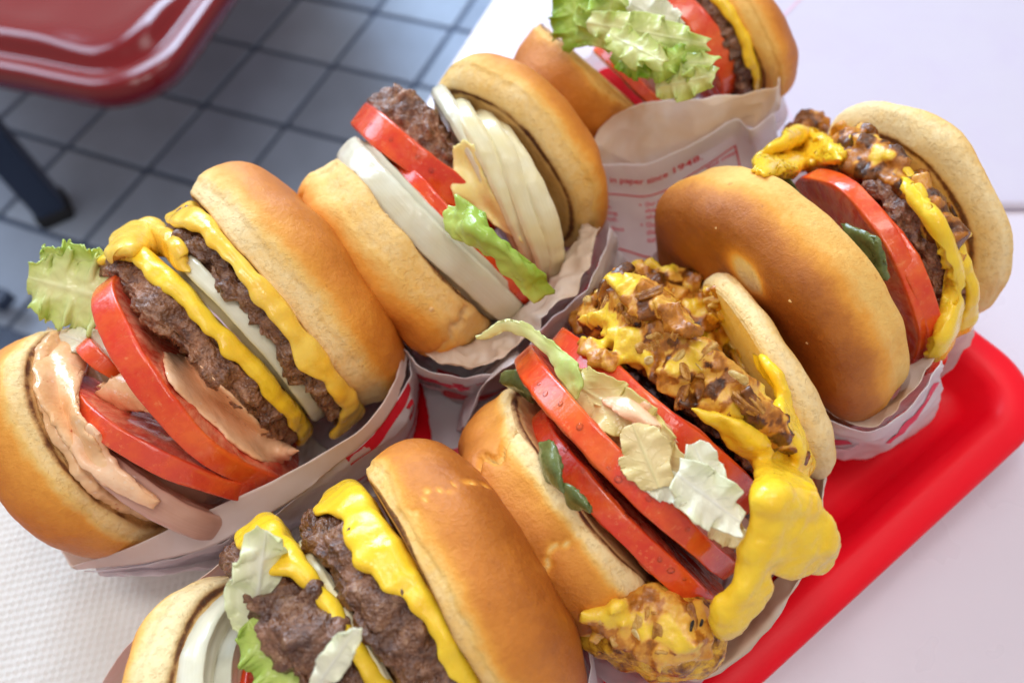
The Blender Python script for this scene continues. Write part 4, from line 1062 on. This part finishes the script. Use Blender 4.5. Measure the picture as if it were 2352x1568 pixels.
sheet(b4, 'pickle_slice', [[(900, 620, .088), (980, 650, .092), (1040, 700, .094)], [(940, 720, .084), (1030, 730, .088), (1075, 770, .09)], [(1000, 830, .080), (1060, 830, .082), (1100, 860, .084)]], F4, M['pickle'], 0.003, 30, 30, 'b4', ruffle=0.001, freq=120, edge=0.001, seed=72, soft=True)

# ---- burger at the front right: the main one
F5 = Frame(1033.6, 574.2, 0.6341); Z5 = dict(z=0.054, z2=0.046)
b5 = burger((1470, 1100), 'largest burger at front right, grilled onions and cheese flowing over its side', 'b5')
bun(b5, 'bottom_bun', (225, 480), (860, 1300), -85, 0.0255, F5, M['bun'], ring=0.93, top=False, **Z5, seed=81, belt=0.16, crust=(0.0, 0.92), grooves=((-0.62, 0.05, 0.0035, 0.22), (0.12, 0.03, 0.0013, 0.1), (0.85, 0.07, 0.0012, 0.1)), lump=1.3, toast=1.0)
tomato(b5, (325, 590), (990, 1290), -65, 0.0075, F5, 'tomato', z=0.054, z2=0.046, seed=83)
tomato(b5, (262, 372), (1045, 1175), -35, 0.0075, F5, 'tomato', z=0.064, z2=0.048, seed=84)
onion(b5, (420, 420), (1060, 1060), -10, 0.012, F5, 'onion_pink', z=0.042, z2=0.036, seed=85)
tomato(b5, (385, 310), (1115, 920), 0, 0.0085, F5, 'tomato', z=0.062, z2=0.048, seed=86)
P5 = patty(b5, (520, 170), (1235, 840), 35, 0.016, F5, 'patty_light', z=0.062, z2=0.05, seed=87)
cheese(b5, 0, 0, 0, 0.0032, F5, 'cheese', seed=88, drape=0.004, on=(P5, 0.016), over=0.001)
bun(b5, 'top_bun', (900, 110), (1312, 850), 60, 0.0110, F5, M['bun'], ring=0.93, **Z5, seed=89, belt=0.75, crust=(0.0, 0.75), toast=0.2)
refresh('b5')
sheet(b5, 'lettuce_leaf', [[(108, 322, .088), (180, 256, .092), (240, 258, .094), (310, 290, .094), (390, 345, .096), (470, 420, .098)], [(112, 328, .087), (190, 285, .090), (260, 290, .093), (330, 330, .094), (410, 410, .096), (480, 480, .098)], [(150, 318, .086), (210, 300, .089), (290, 320, .092), (350, 380, .093), (400, 470, .094), (450, 540, .095)]], F5, M['lettuce'], 0.0009, 34, 70, ruffle=0.0012, freq=110, edge=0.0012, seed=90, green=0.25)
leaf(b5, (400, 450, .090), (800, 700, .099), 0.014, F5, M['lettuce_sauce'], 91, wave=3, amp=0.0022, green=0.35, jag=0.12)
leaf(b5, (520, 600, .089), (860, 830, .096), 0.014, F5, M['lettuce_sauce'], 97, wave=3, amp=0.0022, green=0.2, jag=0.12, tilt=-15)
refresh('b5')
sheet(b5, 'spread', [[(540, 540, S1, .001), (630, 530, S1, .001), (720, 560, S1, .001)], [(600, 590, S1, .002), (690, 590, S1, .002), (780, 630, S1, .001)], [(690, 640, S1, .001), (760, 650, S1, .001), (830, 700, S1, .001)]], F5, M['sauce'], 0.0016, 40, 40, 'b5', ruffle=0.0004, freq=90, edge=0.002, seed=92, soft=True)
leaf(b5, (760, 860, .098), (660, 630, .103), 0.0125, F5, M['lettuce_sauce'], 93, wave=2, amp=0.0010, green=0.15, jag=0.08)
leaf(b5, (950, 860, .099), (880, 700, .104), 0.0095, F5, M['lettuce_white'], 94, wave=1.5, amp=0.0016, green=0.12, jag=0.04, tilt=-10)
leaf(b5, (820, 810, .103), (1050, 985, .098), 0.0140, F5, M['lettuce_white'], 95, wave=2, amp=0.0022, green=0.16, jag=0.05, tilt=10)
leaf(b5, (690, 820, .095), (900, 900, .100), 0.0075, F5, M['lettuce_white'], 98, wave=2, amp=0.0012, green=0.1, jag=0.16, tilt=10)
leaf(b5, (940, 990, .086), (1075, 1050, .090), 0.008, F5, M['lettuce_sauce'], 96, wave=2, amp=0.001, green=0.1)
for q in ([[(185, 450, .075), (230, 430, .078), (290, 470, .08)], [(175, 480, .072), (240, 480, .076), (290, 520, .078)], [(210, 500, .068), (260, 520, .072), (300, 560, .074)]],
          [[(325, 700, .090), (370, 690, .094), (400, 740, .096)], [(320, 770, .090), (370, 780, .095), (410, 830, .096)], [(350, 840, .088), (390, 860, .092), (420, 880, .093)]],
          [[(400, 850, .092), (440, 850, .095), (480, 890, .096)], [(420, 890, .091), (460, 900, .095), (510, 930, .096)], [(450, 930, .09), (480, 940, .093), (520, 955, .094)]]):
    sheet(b5, 'pickle_slice', q, F5, M['pickle'], 0.0018, 30, 30, ruffle=0.0008, freq=120, edge=0.001, seed=97, soft=True)
# grilled onions and cheese
TOPPOLY = [(440, 210), (560, 110), (680, 60), (830, 80), (960, 150), (1000, 300), (1090, 440), (1150, 580), (1210, 690), (1150, 700), (1000, 600), (880, 560), (760, 480), (620, 420), (540, 430), (465, 340)]
mass(b5, 'grilled_onion', 'b5', TOPPOLY, 420, 0.0034, F5, 11, lift=0.0012, weights=(0.16, 0.36, 0.30, 0.18), cheesy=0.02)
refresh('b5')
mass(b5, 'grilled_onion', 'b5', [(600, 80), (720, 50), (850, 80), (960, 160), (980, 280), (860, 300), (740, 240), (620, 200)], 90, 0.0040, F5, 12, lift=0.0030, weights=(0.22, 0.38, 0.24, 0.16), cheesy=0.12)
mass(b5, 'grilled_onion', 'b5', [(1080, 540), (1200, 620), (1280, 760), (1240, 810), (1110, 700)], 46, 0.0038, F5, 13, lift=0.0015, weights=(0.45, 0.40, 0.15, 0.0), cheesy=0.3)
CH = []
sheet(b5, 'melted_cheese', [[(870, 565, S1, .002), (930, 570, S1, .002), (1000, 600, S1, .002), (1060, 640, S1, .002)], [(980, 660, S1, .003), (1040, 670, S1, .004), (1110, 690, S1, .004), (1180, 730, S1, .003)], [(1085, 780, S1, .003), (1140, 770, S1, .005), (1210, 780, S1, .005), (1290, 820, S1, .003)], [(1090, 870, .099), (1160, 870, .102), (1250, 880, .098), (1335, 900, .092)], [(1072, 990, .095), (1160, 980, .098), (1280, 990, .092), (1382, 1010, .084)], [(1045, 1090, .090), (1130, 1090, .093), (1260, 1100, .085), (1394, 1095, .077)], [(1035, 1180, .085), (1110, 1160, .087), (1215, 1180, .080), (1345, 1175, .071)]], F5, M['cheese'], 0.0042, 110, 80, 'b5', ruffle=0.0012, freq=62, edge=0.0005, seed=99, soft=True, zdef=0.07, collect=CH)
sheet(b5, 'melted_cheese', [[(1045, 1060, .0905), (1100, 1065, .093), (1150, 1075, .092)], [(1036, 1150, .0865), (1095, 1150, .090), (1155, 1160, .087)], [(1000, 1225, .0825), (1070, 1225, .087), (1160, 1210, .081)], [(948, 1290, .079), (1030, 1290, .083), (1135, 1275, .076)], [(945, 1350, .074), (1010, 1350, .078), (1085, 1340, .073)], [(985, 1415, .068), (1015, 1400, .071), (1050, 1385, .070)]], F5, M['cheese'], 0.0042, 80, 50, ruffle=0.0011, freq=70, edge=0.0006, seed=100, soft=True, collect=CH)
sheet(b5, 'melted_cheese', [[(1085, 365, S1, .002), (1120, 375, S1, .002), (1150, 395, S1, .001)], [(1150, 470, S1, .002), (1190, 480, S1, .003), (1222, 505, S1, .001)], [(1200, 600, S1, .002), (1240, 610, S1, .003), (1266, 635, S1, .001)], [(1230, 720, S1, .002), (1270, 720, S1, .003), (1296, 740, S1, .001)], [(1250, 820, S1, .002), (1280, 830, S1, .003), (1306, 840, S1, .001)]], F5, M['cheese'], 0.003, 60, 30, 'b5', ruffle=0.0006, freq=90, edge=0.001, seed=101, soft=True, collect=CH)
fuse(b5, 'melted_cheese', CH, M['cheese'], 0.0008, 6, 0.0011, 85, 3, label='thick tongue of melted cheese hanging over the side')
blob(b5, 'grilled_onion', [(at(*F5(p), z), r) for p, z, r in (((560, 1360), .050, .009), ((640, 1340), .058, .011), ((720, 1370), .058, .012), ((800, 1370), .060, .012), ((860, 1400), .056, .011), ((760, 1430), .050, .010), ((660, 1410), .050, .009), ((840, 1310), .062, .009), ((880, 1440), .050, .008), ((730, 1290), .064, .007))], M['cheese_onion'], 0.0010, 0.0010, 190, 5)
refresh('b5')
mass(b5, 'grilled_onion', 'b5', [(500, 1350), (580, 1290), (760, 1240), (920, 1300), (930, 1400), (880, 1480), (700, 1460)], 150, 0.0036, F5, 14, lift=0.0012, weights=(0.08, 0.24, 0.38, 0.30), cheesy=-0.08)
refresh('b5')
scatter(b5, 'b5', [(510, 1360), (590, 1300), (760, 1250), (910, 1300), (920, 1400), (870, 1470), (700, 1450)], 10, 0.0044, ['grilled', 'grilled', 'grilled_pale'], 14, F5, -0.0007)
scatter(b5, 'b5', [(860, 1340), (930, 1350), (920, 1400), (860, 1390)], 2, 0.0024, ['char'], 15, F5, 0.0005, name='charred_piece')
scatter(b5, 'b5', TOPPOLY, 30, 0.0046, ['grilled', 'grilled', 'grilled_pale'], 21, F5, -0.0007)

# ---- burger at the front, double patty
F6 = Frame(229.7, 1033.6, 0.4883); Z6 = dict(z=0.058, z2=0.046)
b6 = burger((870, 1420), 'double patty cheeseburger cut off by the bottom edge', 'b6')
bun(b6, 'bottom_bun', (650, 560), (880, 1900), -420, 0.015, F6, M['bun'], ring=0.90, top=False, z=0.058, z2=0.046, seed=111, belt=0.45, crust=(0.0, 0.45))
onion(b6, (710, 600), (960, 1830), -370, 0.009, F6, 'onion', z=0.056, z2=0.044, seed=112, rings=7, step=0.0014)
tomato(b6, (780, 860), (1060, 1760), -250, 0.007, F6, 'tomato', z=0.056, z2=0.044, seed=113)
tomato(b6, (800, 660), (1260, 1640), -30, 0.007, F6, 'tomato', z=0.055, z2=0.044, seed=114)
P6 = patty(b6, (690, 400), (1490, 1600), -22, 0.0160, F6, 'patty', **Z6, seed=115)
cheese(b6, 0, 0, 0, 0.0028, F6, 'cheese', seed=116, drape=0.001, keys=((-66, 22, 0.009), (-40, 7, 0.005)), on=(P6, 0.0160), over=0.0011, inset=((-34, 14, 0.07),))
onion(b6, (950, 420), (1590, 1500), -12, 0.0026, F6, 'onion_warm', **Z6, seed=117, rings=2, step=0.0003)
P7 = patty(b6, (1062, 235), (1802, 1475), -12, 0.0165, F6, 'patty', **Z6, seed=118)
cheese(b6, 0, 0, 0, 0.0036, F6, 'cheese', seed=119, drape=0.0034, keys=((-66, 22, 0.007), (-28, 12, 0.003), (2, 10, -0.002), (30, 14, 0.001)), on=(P7, 0.0165), over=0.0011, shift=0.0008)
bun(b6, 'top_bun', (1225, 75), (2010, 1480), 5, 0.0300, F6, M['bun'], ring=0.94, **Z6, seed=120, belt=0.16, crust=(0.14, 1.0), grooves=((-0.55, 0.012, 0.0009, 0.1),))
refresh('b6')
leaf(b6, (720, 840, .085), (780, 375, .101), 0.0140, F6, M['lettuce_white'], 121, wave=2, amp=0.0022, green=0.30, jag=0.06, tilt=-12)
leaf(b6, (920, 1140, .084), (700, 800, .088), 0.0150, F6, M['lettuce_green'], 122, wave=3, amp=0.0018, green=0.3, jag=0.1, tilt=20)
leaf(b6, (1020, 1110, .099), (1205, 835, .107), 0.0065, F6, M['lettuce_white'], 123, wave=2, amp=0.0010, green=0.12, jag=0.1, bend=0.05)
dm = bpy.data.meshes.new('water_drop'); bm = bmesh.new(); bmesh.ops.create_icosphere(bm, subdivisions=2, radius=1.0); bm.to_mesh(dm); bm.free()
dm.polygons.foreach_set('use_smooth', np.ones(len(dm.polygons), bool)); dm.materials.append(M['water'])
km = bpy.data.meshes.new('crumb'); bm = bmesh.new(); bmesh.ops.create_icosphere(bm, subdivisions=2, radius=1.0)
for q in bm.verts: q.co *= 1 + 0.45 * float(perlin(np.array(q.co)[None], 1.6, 3)[0])
bm.to_mesh(km); bm.free(); km.materials.append(M['crumb'])
def dots(parent, pool, fr, pts, me, name, r, flat=0.4, seed=1):
    rg = random.Random(seed)
    for x, y in pts:
        p, nv = surf(pool, *fr((x, y)), 0.0)
        o = bpy.data.objects.new(name, me); COL.objects.link(o); o.parent = parent
        q = r * rg.uniform(0.6, 1.3); nv = Vector(nv)
        if nv.dot(Vector(CAM - p)) < 0: nv = -nv
        o.rotation_mode = 'QUATERNION'; o.rotation_quaternion = nv.to_track_quat('Z', 'Y')
        o.scale = (q, q * rg.uniform(0.7, 1.2), q * flat); o.location = Vector(p) - Vector(parent['_o'])
dots(b5, 'b5', F5, [(322, 485), (345, 520), (400, 555), (470, 640), (575, 790), (610, 830), (420, 720), (640, 960), (760, 1120), (800, 1160), (850, 1190), (930, 1230), (560, 870), (480, 800), (720, 900), (860, 1010)], dm, 'water_drop', 0.0009)
dots(b2, 'b2', F2, [(430, 330), (520, 400), (640, 480), (700, 540), (980, 700)], dm, 'water_drop', 0.0009)
dots(b4, 'b4', F4, [(380, 640), (690, 945), (760, 1120)], km, 'crumb', 0.0005, 0.5)
dots(b2, 'b2', F2, [(500, 740), (820, 1080), (700, 1160)], km, 'crumb', 0.0009, 0.5)
#WRAPS_BEGIN
# ------------------------------------------------------------------ wrappers
WG = 'paper wrappers round the burgers'
def hull(pts):
    pts = sorted(map(tuple, pts)); 
    def half(ps):
        h = []
        for p in ps:
            while len(h) > 1 and (h[-1][0] - h[-2][0]) * (p[1] - h[-2][1]) - (h[-1][1] - h[-2][1]) * (p[0] - h[-2][0]) <= 0: h.pop()
            h.append(p)
        return h
    a, b = half(pts), half(pts[::-1]); return np.array(a[:-1] + b[:-1])
def pouch(wrap, pool, ztop, seed, grow=0.002, zmax=0.05):
    """the lower part of the wrap, closed round the burger and standing on the tray"""
    P = np.concatenate([v[::7] for v, f in BVH_POOL[pool]]); P = P[P[:, 2] < zmax]
    H = hull(np.round(P[:, :2], 5)); c = H.mean(0)
    d = np.concatenate([[0], np.cumsum(np.linalg.norm(np.roll(H, -1, 0) - H, axis=1))]); Hc = np.concatenate([H, H[:1]])
    q = np.linspace(0, d[-1], 140, endpoint=False)
    L = np.stack([np.interp(q, d, Hc[:, k]) for k in (0, 1)], 1)
    for _ in range(6): L = (np.roll(L, 1, 0) + L + np.roll(L, -1, 0)) / 3
    rows = []
    for t_ in np.linspace(0, 1, 22):
        f = 0.80 + 0.20 * t_ ** 0.6
        r = c + (L - c) * f; r = r + (r - c) / np.linalg.norm(r - c, axis=1)[:, None] * grow
        zz = 0.0015 + t_ * (ztop + 0.006 * perlin(np.concatenate([L, L[:, :1] * 0], 1), 30, seed))
        rows.append(np.concatenate([r, (zz * np.ones(len(L)) if np.isscalar(zz) else zz)[:, None]], 1))
    G = np.stack(rows, 1)
    nd = np.concatenate([(L - c) / np.linalg.norm(L - c, axis=1)[:, None], L[:, :1] * 0], 1)[:, None, :]
    cr = 0.0022 * (0.7 - 2.0 * np.abs(perlin(G, 45, seed + 1))) + 0.0011 * (0.7 - 2 * np.abs(perlin(G, 110, seed + 2)))
    G = G + nd * cr[..., None]
    V = G.reshape(-1, 3); F = [tuple(f) for f in grid_faces(140, 22, True).tolist()] + [tuple(range(0, 140 * 22, 22))]
    mesh_obj('pouch', V, F, M['paper'], wrap)
def wrapper(px, label, pool, ztop, seed, **k):
    p = at(*px, 0.0); w_ = thing('paper_wrapper', (p[0], p[1], 0.001), label, 'wrapper', WG)
    pouch(w_, pool, ztop, seed, **k)
    return w_
PS = dict(thick=0.00025, ruffle=0.0006, freq=40, edge=0.0007, fold=0.0017, ffreq=42)

w1 = wrapper((430, 900), 'white wrap with a red D under the far left burger, tan edge folded down', 'b1', 0.028, 1)
sheet(w1, 'inner_sheet', [[(165, 1300, .040), (300, 1255, .046), (450, 1183, .052), (620, 1105, .058), (760, 1030, .060), (845, 968, .060), (905, 880, .056), (922, 800, .050)],
                          [(175, 1305, .036), (330, 1292, .038), (480, 1254, .042), (640, 1167, .048), (775, 1066, .052), (862, 990, .053), (918, 900, .050), (934, 815, .046)]], None, M['paper_pink'], n=14, m=110, seed=1, thick=0.0003, ruffle=0.0004, freq=40, edge=0.0006, fold=0.0004, ffreq=40)
so, SP, SN = sheet(w1, 'outer_sheet', [[(200, 1301, .034), (340, 1286, .037), (490, 1246, .041), (640, 1160, .047), (768, 1062, .0515), (858, 992, .0525), (922, 902, .0495), (938, 815, .0455)],
                          [(260, 1312, .022), (370, 1296, .022), (520, 1256, .022), (660, 1190, .026), (800, 1096, .032), (890, 1026, .034), (940, 950, .034), (952, 850, .032)],
                          [(300, 1318, .003), (400, 1300, .003), (540, 1262, .003), (680, 1200, .003), (820, 1120, .003), (905, 1062, .003), (948, 990, .003), (960, 890, .003)]], None, M['paper'], n=40, m=110, seed=2, ret=True, **PS)
map_print(w1, 'printed_band', SP, SN, [strip(0.09, 0.60, 0.09, 0.90, 0.085, 60)], M['print'])
map_print(w1, 'printed_band', SP, SN, [strip(0.80, 0.50, 0.70, 0.98, 0.05, 40)], M['print'])
map_print(w1, 'printed_letter', SP, SN, [text_shape('D', 0.52, 0.838, 0.42, 0.060, 0.05)], M['print'])
sheet(w1, 'inner_sheet', [[(78, 1150, .030), (118, 1225, .034), (166, 1303, .040)], [(110, 1160, .022), (180, 1225, .024), (240, 1290, .030)], [(160, 1170, .016), (240, 1240, .018), (330, 1280, .030)]], None, M['paper_tan'], n=30, m=30, seed=3, thick=0.0003, ruffle=0.0005, freq=40, edge=0.0005)

w2 = wrapper((1040, 560), 'crumpled wrap with tan lining at the foot of the onion burger', 'b2', 0.026, 2)
sheet(w2, 'inner_sheet', [[(472, 1062, .050), (532, 1232, .050), (642, 1368, .050), (770, 1430, .050), (900, 1436, .050), (1030, 1396, .052), (1150, 1288, .055), (1290, 1148, .058), (1400, 1008, .058), (1465, 800, .058)],
                          [(500, 1080, .044), (580, 1215, .042), (680, 1300, .042), (800, 1330, .044), (920, 1330, .044), (1040, 1290, .046), (1150, 1200, .050), (1270, 1090, .054), (1370, 960, .056), (1440, 800, .056)],
                          [(530, 1090, .034), (620, 1190, .032), (720, 1235, .030), (830, 1240, .030), (950, 1225, .030), (1060, 1195, .032), (1150, 1130, .036), (1240, 1040, .042), (1330, 900, .045), (1400, 780, .045)]], F2, M['paper_tan'], n=44, m=110, seed=4, thick=0.0003, ruffle=0.0008, freq=60, edge=0.0004, fold=0.0032, ffreq=78)
so, SP, SN = sheet(w2, 'outer_sheet', [[(466, 1058, .052), (526, 1236, .052), (636, 1376, .052), (768, 1440, .052), (902, 1446, .052), (1034, 1406, .054), (1156, 1296, .057), (1296, 1156, .060), (1410, 1016, .060), (1482, 790, .056)],
                          [(478, 1090, .036), (540, 1290, .036), (640, 1430, .036), (780, 1500, .035), (905, 1502, .035), (1044, 1452, .037), (1180, 1335, .039), (1330, 1190, .041), (1470, 1045, .041), (1545, 880, .040)],
                          [(520, 1110, .003), (580, 1330, .003), (680, 1470, .003), (800, 1560, .003), (920, 1570, .003), (1060, 1500, .003), (1210, 1380, .003), (1370, 1240, .003), (1520, 1120, .003), (1590, 1000, .003)]], F2, M['paper'], n=40, m=120, seed=5, ret=True, **PS)
map_print(w2, 'printed_text', SP, SN, [text_shape('since', 0.20, 0.50, 0.16, 0.030), text_shape('W', 0.42, 0.44, 0.2, 0.03), strip(0.62, 0.08, 0.55, 0.40, 0.05, 20), strip(0.36, 0.30, 0.40, 0.42, 0.02, 10)], M['print2'])

map_print(w2, 'printed_band', SP, SN, [strip(0.78, 0.30, 0.80, 0.95, 0.07, 40)], M['print'])
for q in range(7):
    map_print(w2, 'printed_mark', SP, SN, [strip(0.30 + 0.1 * (q % 2), 0.10 + 0.045 * q, 0.48, 0.13 + 0.045 * q, 0.02, 4)], M['print2'])

w3 = wrapper((1530, 260), 'translucent wrap with red printed sentence in front of the lettuce burger', 'b3', 0.030, 3)
sheet(w3, 'inner_sheet', [[(660, 840, .052), (740, 702, .058), (940, 592, .068), (1180, 566, .072), (1400, 540, .072), (1560, 520, .070), (1700, 488, .066), (1745, 440, .062)],
                          [(680, 890, .050), (780, 800, .054), (950, 760, .058), (1150, 720, .060), (1360, 670, .062), (1530, 610, .062), (1670, 590, .058), (1735, 530, .056)],
                          [(700, 960, .045), (810, 940, .045), (970, 950, .046), (1110, 900, .048), (1300, 810, .050), (1480, 710, .052), (1620, 720, .050), (1725, 620, .048)]], F3, M['paper_tan'], n=44, m=110, seed=6, thick=0.0003, ruffle=0.0007, freq=50, edge=0.0004, fold=0.0016, ffreq=44)
so, SP, SN = sheet(w3, 'outer_sheet', [[(698, 940, .050), (830, 935, .051), (970, 933, .052), (1100, 884, .054), (1290, 790, .057), (1480, 680, .059), (1580, 735, .055), (1705, 640, .054)],
                          [(716, 1100, .036), (850, 1112, .036), (985, 1118, .036), (1130, 1068, .037), (1320, 975, .038), (1500, 880, .039), (1610, 890, .038), (1725, 800, .038)],
                          [(740, 1300, .020), (870, 1320, .020), (1000, 1340, .020), (1150, 1300, .020), (1340, 1200, .021), (1520, 1110, .022), (1640, 1080, .022), (1750, 980, .022)],
                          [(800, 1560, .003), (900, 1580, .003), (1020, 1590, .003), (1170, 1540, .003), (1360, 1430, .003), (1540, 1340, .003), (1660, 1300, .003), (1780, 1190, .003)]], F3, M['paper'], n=60, m=120, seed=7, ret=True, thick=0.00025, ruffle=0.0003, freq=30, edge=0.0004, fold=0.0004, ffreq=30)
map_print(w3, 'printed_text', SP, SN, [text_shape('cts in paper since 1948.', 0.20, -0.025, 0.085, 0.062)], M['print'])
for q in (strip(0.325, 0.0, 0.325, 0.40, 0.0055, 40), strip(0.325, 0.40, 0.24, 0.705, 0.0055, 40), strip(0.24, 0.70, 0.50, 0.72, 0.004, 30, 1.0), strip(0.80, 0.02, 0.86, 0.45, 0.0055, 40)):
    map_print(w3, 'printed_line', SP, SN, [q], M['print'])
small = [('and meat', 0.315, 0.57, 0.05)] + [(a, 0.42 + 0.055 * k, 0.265, 0.05) for k, a in enumerate(('Our fresh', 'sliced', 'when'))] + [(a, 0.60 + 0.06 * k, 0.265, 0.055) for k, a in enumerate(('Our', 'cheese', 'sun'))] + [(a, 0.41 + 0.06 * k, 0.0, 0.05) for k, a in enumerate(('  es', '  ne.', '  ming.', '  hydr.'))] + [('  lettuce', 0.67, 0.0, 0.05)]
map_print(w3, 'printed_text', SP, SN, [text_shape(b_, s_, t_, h_ * 1.0, h_ * 0.72) for b_, s_, t_, h_ in small], M['print2'])
map_print(w3, 'printed_bullet', SP, SN, [strip(0.405, 0.232, 0.405, 0.244, 0.007, 2), strip(0.585, 0.232, 0.585, 0.244, 0.007, 2)], M['print2'])

w4 = wrapper((1960, 620), 'wrap with loose white skirt below the right burger', 'b4', 0.026, 4)
sheet(w4, 'inner_sheet', [[(770, 1330, .048), (830, 1400, .048), (910, 1448, .048), (1020, 1478, .049), (1120, 1420, .053), (1200, 1330, .057), (1300, 1188, .061)],
                          [(790, 1300, .040), (850, 1345, .040), (930, 1355, .040), (1020, 1375, .042), (1110, 1345, .045), (1170, 1262, .050), (1230, 1195, .050)]], F4, M['paper_tan'], n=30, m=90, seed=8, thick=0.0003, ruffle=0.0006, freq=50, edge=0.0004, fold=0.0014, ffreq=50)
so, SP, SN = sheet(w4, 'outer_sheet', [[(770, 1340, .050), (826, 1408, .050), (908, 1455, .050), (1022, 1486, .051), (1126, 1428, .055), (1208, 1338, .059), (1308, 1186, .063)],
                          [(790, 1430, .034), (850, 1480, .034), (930, 1510, .034), (1050, 1520, .034), (1150, 1470, .038), (1240, 1390, .040), (1312, 1260, .044)],
                          [(810, 1560, .012), (880, 1590, .010), (960, 1590, .008), (1080, 1570, .008), (1190, 1525, .010), (1270, 1440, .014), (1300, 1340, .020)]], F4, M['paper'], n=40, m=90, seed=9, ret=True, **PS)
map_print(w4, 'printed_text', SP, SN, [text_shape('in paper', 0.44, 0.04, 0.12, 0.040)], M['print2'])
map_print(w4, 'printed_mark', SP, SN, [strip(0.30, 0.06, 0.34, 0.26, 0.05, 20), strip(0.75, 0.05, 0.62, 0.34, 0.03, 20)], M['print2'])

map_print(w4, 'printed_band', SP, SN, [strip(0.62, 0.55, 0.50, 0.97, 0.05, 30)], M['print2'])

w5 = wrapper((1470, 1100), 'wrap with greasy curled lip under the grilled onion burger', 'b5', 0.024, 5)
sheet(w5, 'inner_sheet', [[(560, 1380, .028), (650, 1420, .028), (760, 1440, .028), (880, 1440, .028), (980, 1400, .028), (1090, 1300, .030), (1200, 1180, .035), (1290, 1060, .038), (1330, 900, .038)],
                          [(575, 1432, .042), (690, 1502, .042), (830, 1548, .042), (960, 1526, .042), (1092, 1422, .043), (1222, 1262, .046), (1300, 1130, .046), (1345, 930, .044)] + [(1360, 800, .042)],
                          [(600, 1430, .022), (705, 1488, .022), (830, 1530, .022), (950, 1505, .022), (1080, 1400, .022), (1200, 1250, .024), (1280, 1110, .026), (1320, 920, .026), (1335, 790, .026)],
                          [(610, 1420, .003), (710, 1470, .003), (830, 1505, .003), (940, 1485, .003), (1060, 1380, .003), (1180, 1240, .003), (1260, 1100, .003), (1300, 910, .003), (1310, 780, .003)]], F5, M['paper_tan'], n=44, m=110, seed=10, thick=0.0003, ruffle=0.0005, freq=50, edge=0.0006, fold=0.0010, ffreq=50)
sheet(w5, 'outer_sheet', [[(66, 640, .034), (105, 545, .046), (165, 470, .054), (225, 418, .060), (262, 400, .058)], [(50, 650, .02), (80, 540, .026), (140, 450, .030), (205, 395, .034), (250, 370, .034)], [(40, 660, .003), (60, 540, .003), (120, 440, .003), (185, 380, .003), (240, 350, .003)]], F5, M['paper'], n=30, m=50, seed=11, **PS)
sheet(w5, 'outer_sheet', [[(390, 1270, .036), (440, 1330, .036), (480, 1390, .034), (500, 1440, .03)], [(420, 1260, .02), (470, 1330, .02), (500, 1400, .018), (520, 1450, .014)], [(450, 1260, .003), (500, 1330, .003), (520, 1400, .003), (540, 1450, .003)]], F5, M['paper'], n=24, m=40, seed=12, **PS)

w6 = wrapper((870, 1420), 'wrap edge around the double patty burger at the bottom', 'b6', 0.024, 6)
sheet(w6, 'outer_sheet', [[(650, 440, .062), (592, 498, .062), (430, 640, .058), (262, 784, .052), (105, 955, .046), (0, 1110, .04), (-60, 1300, .035)], [(660, 470, .036), (600, 530, .036), (440, 670, .034), (280, 815, .030), (125, 990, .026), (25, 1140, .024), (-30, 1320, .02)], [(690, 520, .003), (620, 580, .003), (460, 720, .003), (310, 860, .003), (160, 1030, .003), (70, 1180, .003), (10, 1350, .003)]], F6, M['paper_pink'], n=30, m=80, seed=13, thick=0.0003, ruffle=0.0004, freq=40, edge=0.0005, fold=0.0006, ffreq=40)
sheet(w6, 'outer_sheet', [[(2120, 640, .040), (2200, 770, .044), (2268, 920, .046), (2312, 1100, .046), (2320, 1300, .044)], [(2150, 640, .022), (2230, 770, .024), (2295, 920, .026), (2335, 1100, .026), (2340, 1300, .024)], [(2170, 640, .003), (2250, 770, .003), (2310, 920, .003), (2345, 1100, .003), (2350, 1300, .003)]], F6, M['paper'], n=24, m=60, seed=14, **PS)

# tray liner between the burgers
so, SP, SN = sheet(None, 'tray_liner', [[(960, 830, .0015), (1060, 820, .0015), (1180, 810, .0015)], [(985, 960, .0015), (1070, 960, .0015), (1160, 960, .0015)], [(1000, 1085, .0015), (1080, 1100, .0015), (1150, 1110, .0015)]], None, M['paper'], 0.0003, 30, 30, ruffle=0.0008, freq=30, edge=0.0004, fold=0.0006, ffreq=40, origin=tuple(at(1060, 960, 0.001)), ret=True)
tag(so, 'scrap of white liner paper with red print on the tray between burgers', 'paper'); so['_o'] = [float(x) for x in so.location]
map_print(so, 'printed_mark', SP, SN, [strip(0.93, 0.05, 0.78, 0.7, 0.10, 10), strip(0.12, 0.2, 0.2, 0.45, 0.04, 6), strip(0.25, 0.38, 0.36, 0.46, 0.03, 6)], M['print'])
#WRAPS_END

for o in bpy.data.objects:
    for k in ('_o', '_pool'):
        if k in o.keys(): del o[k]
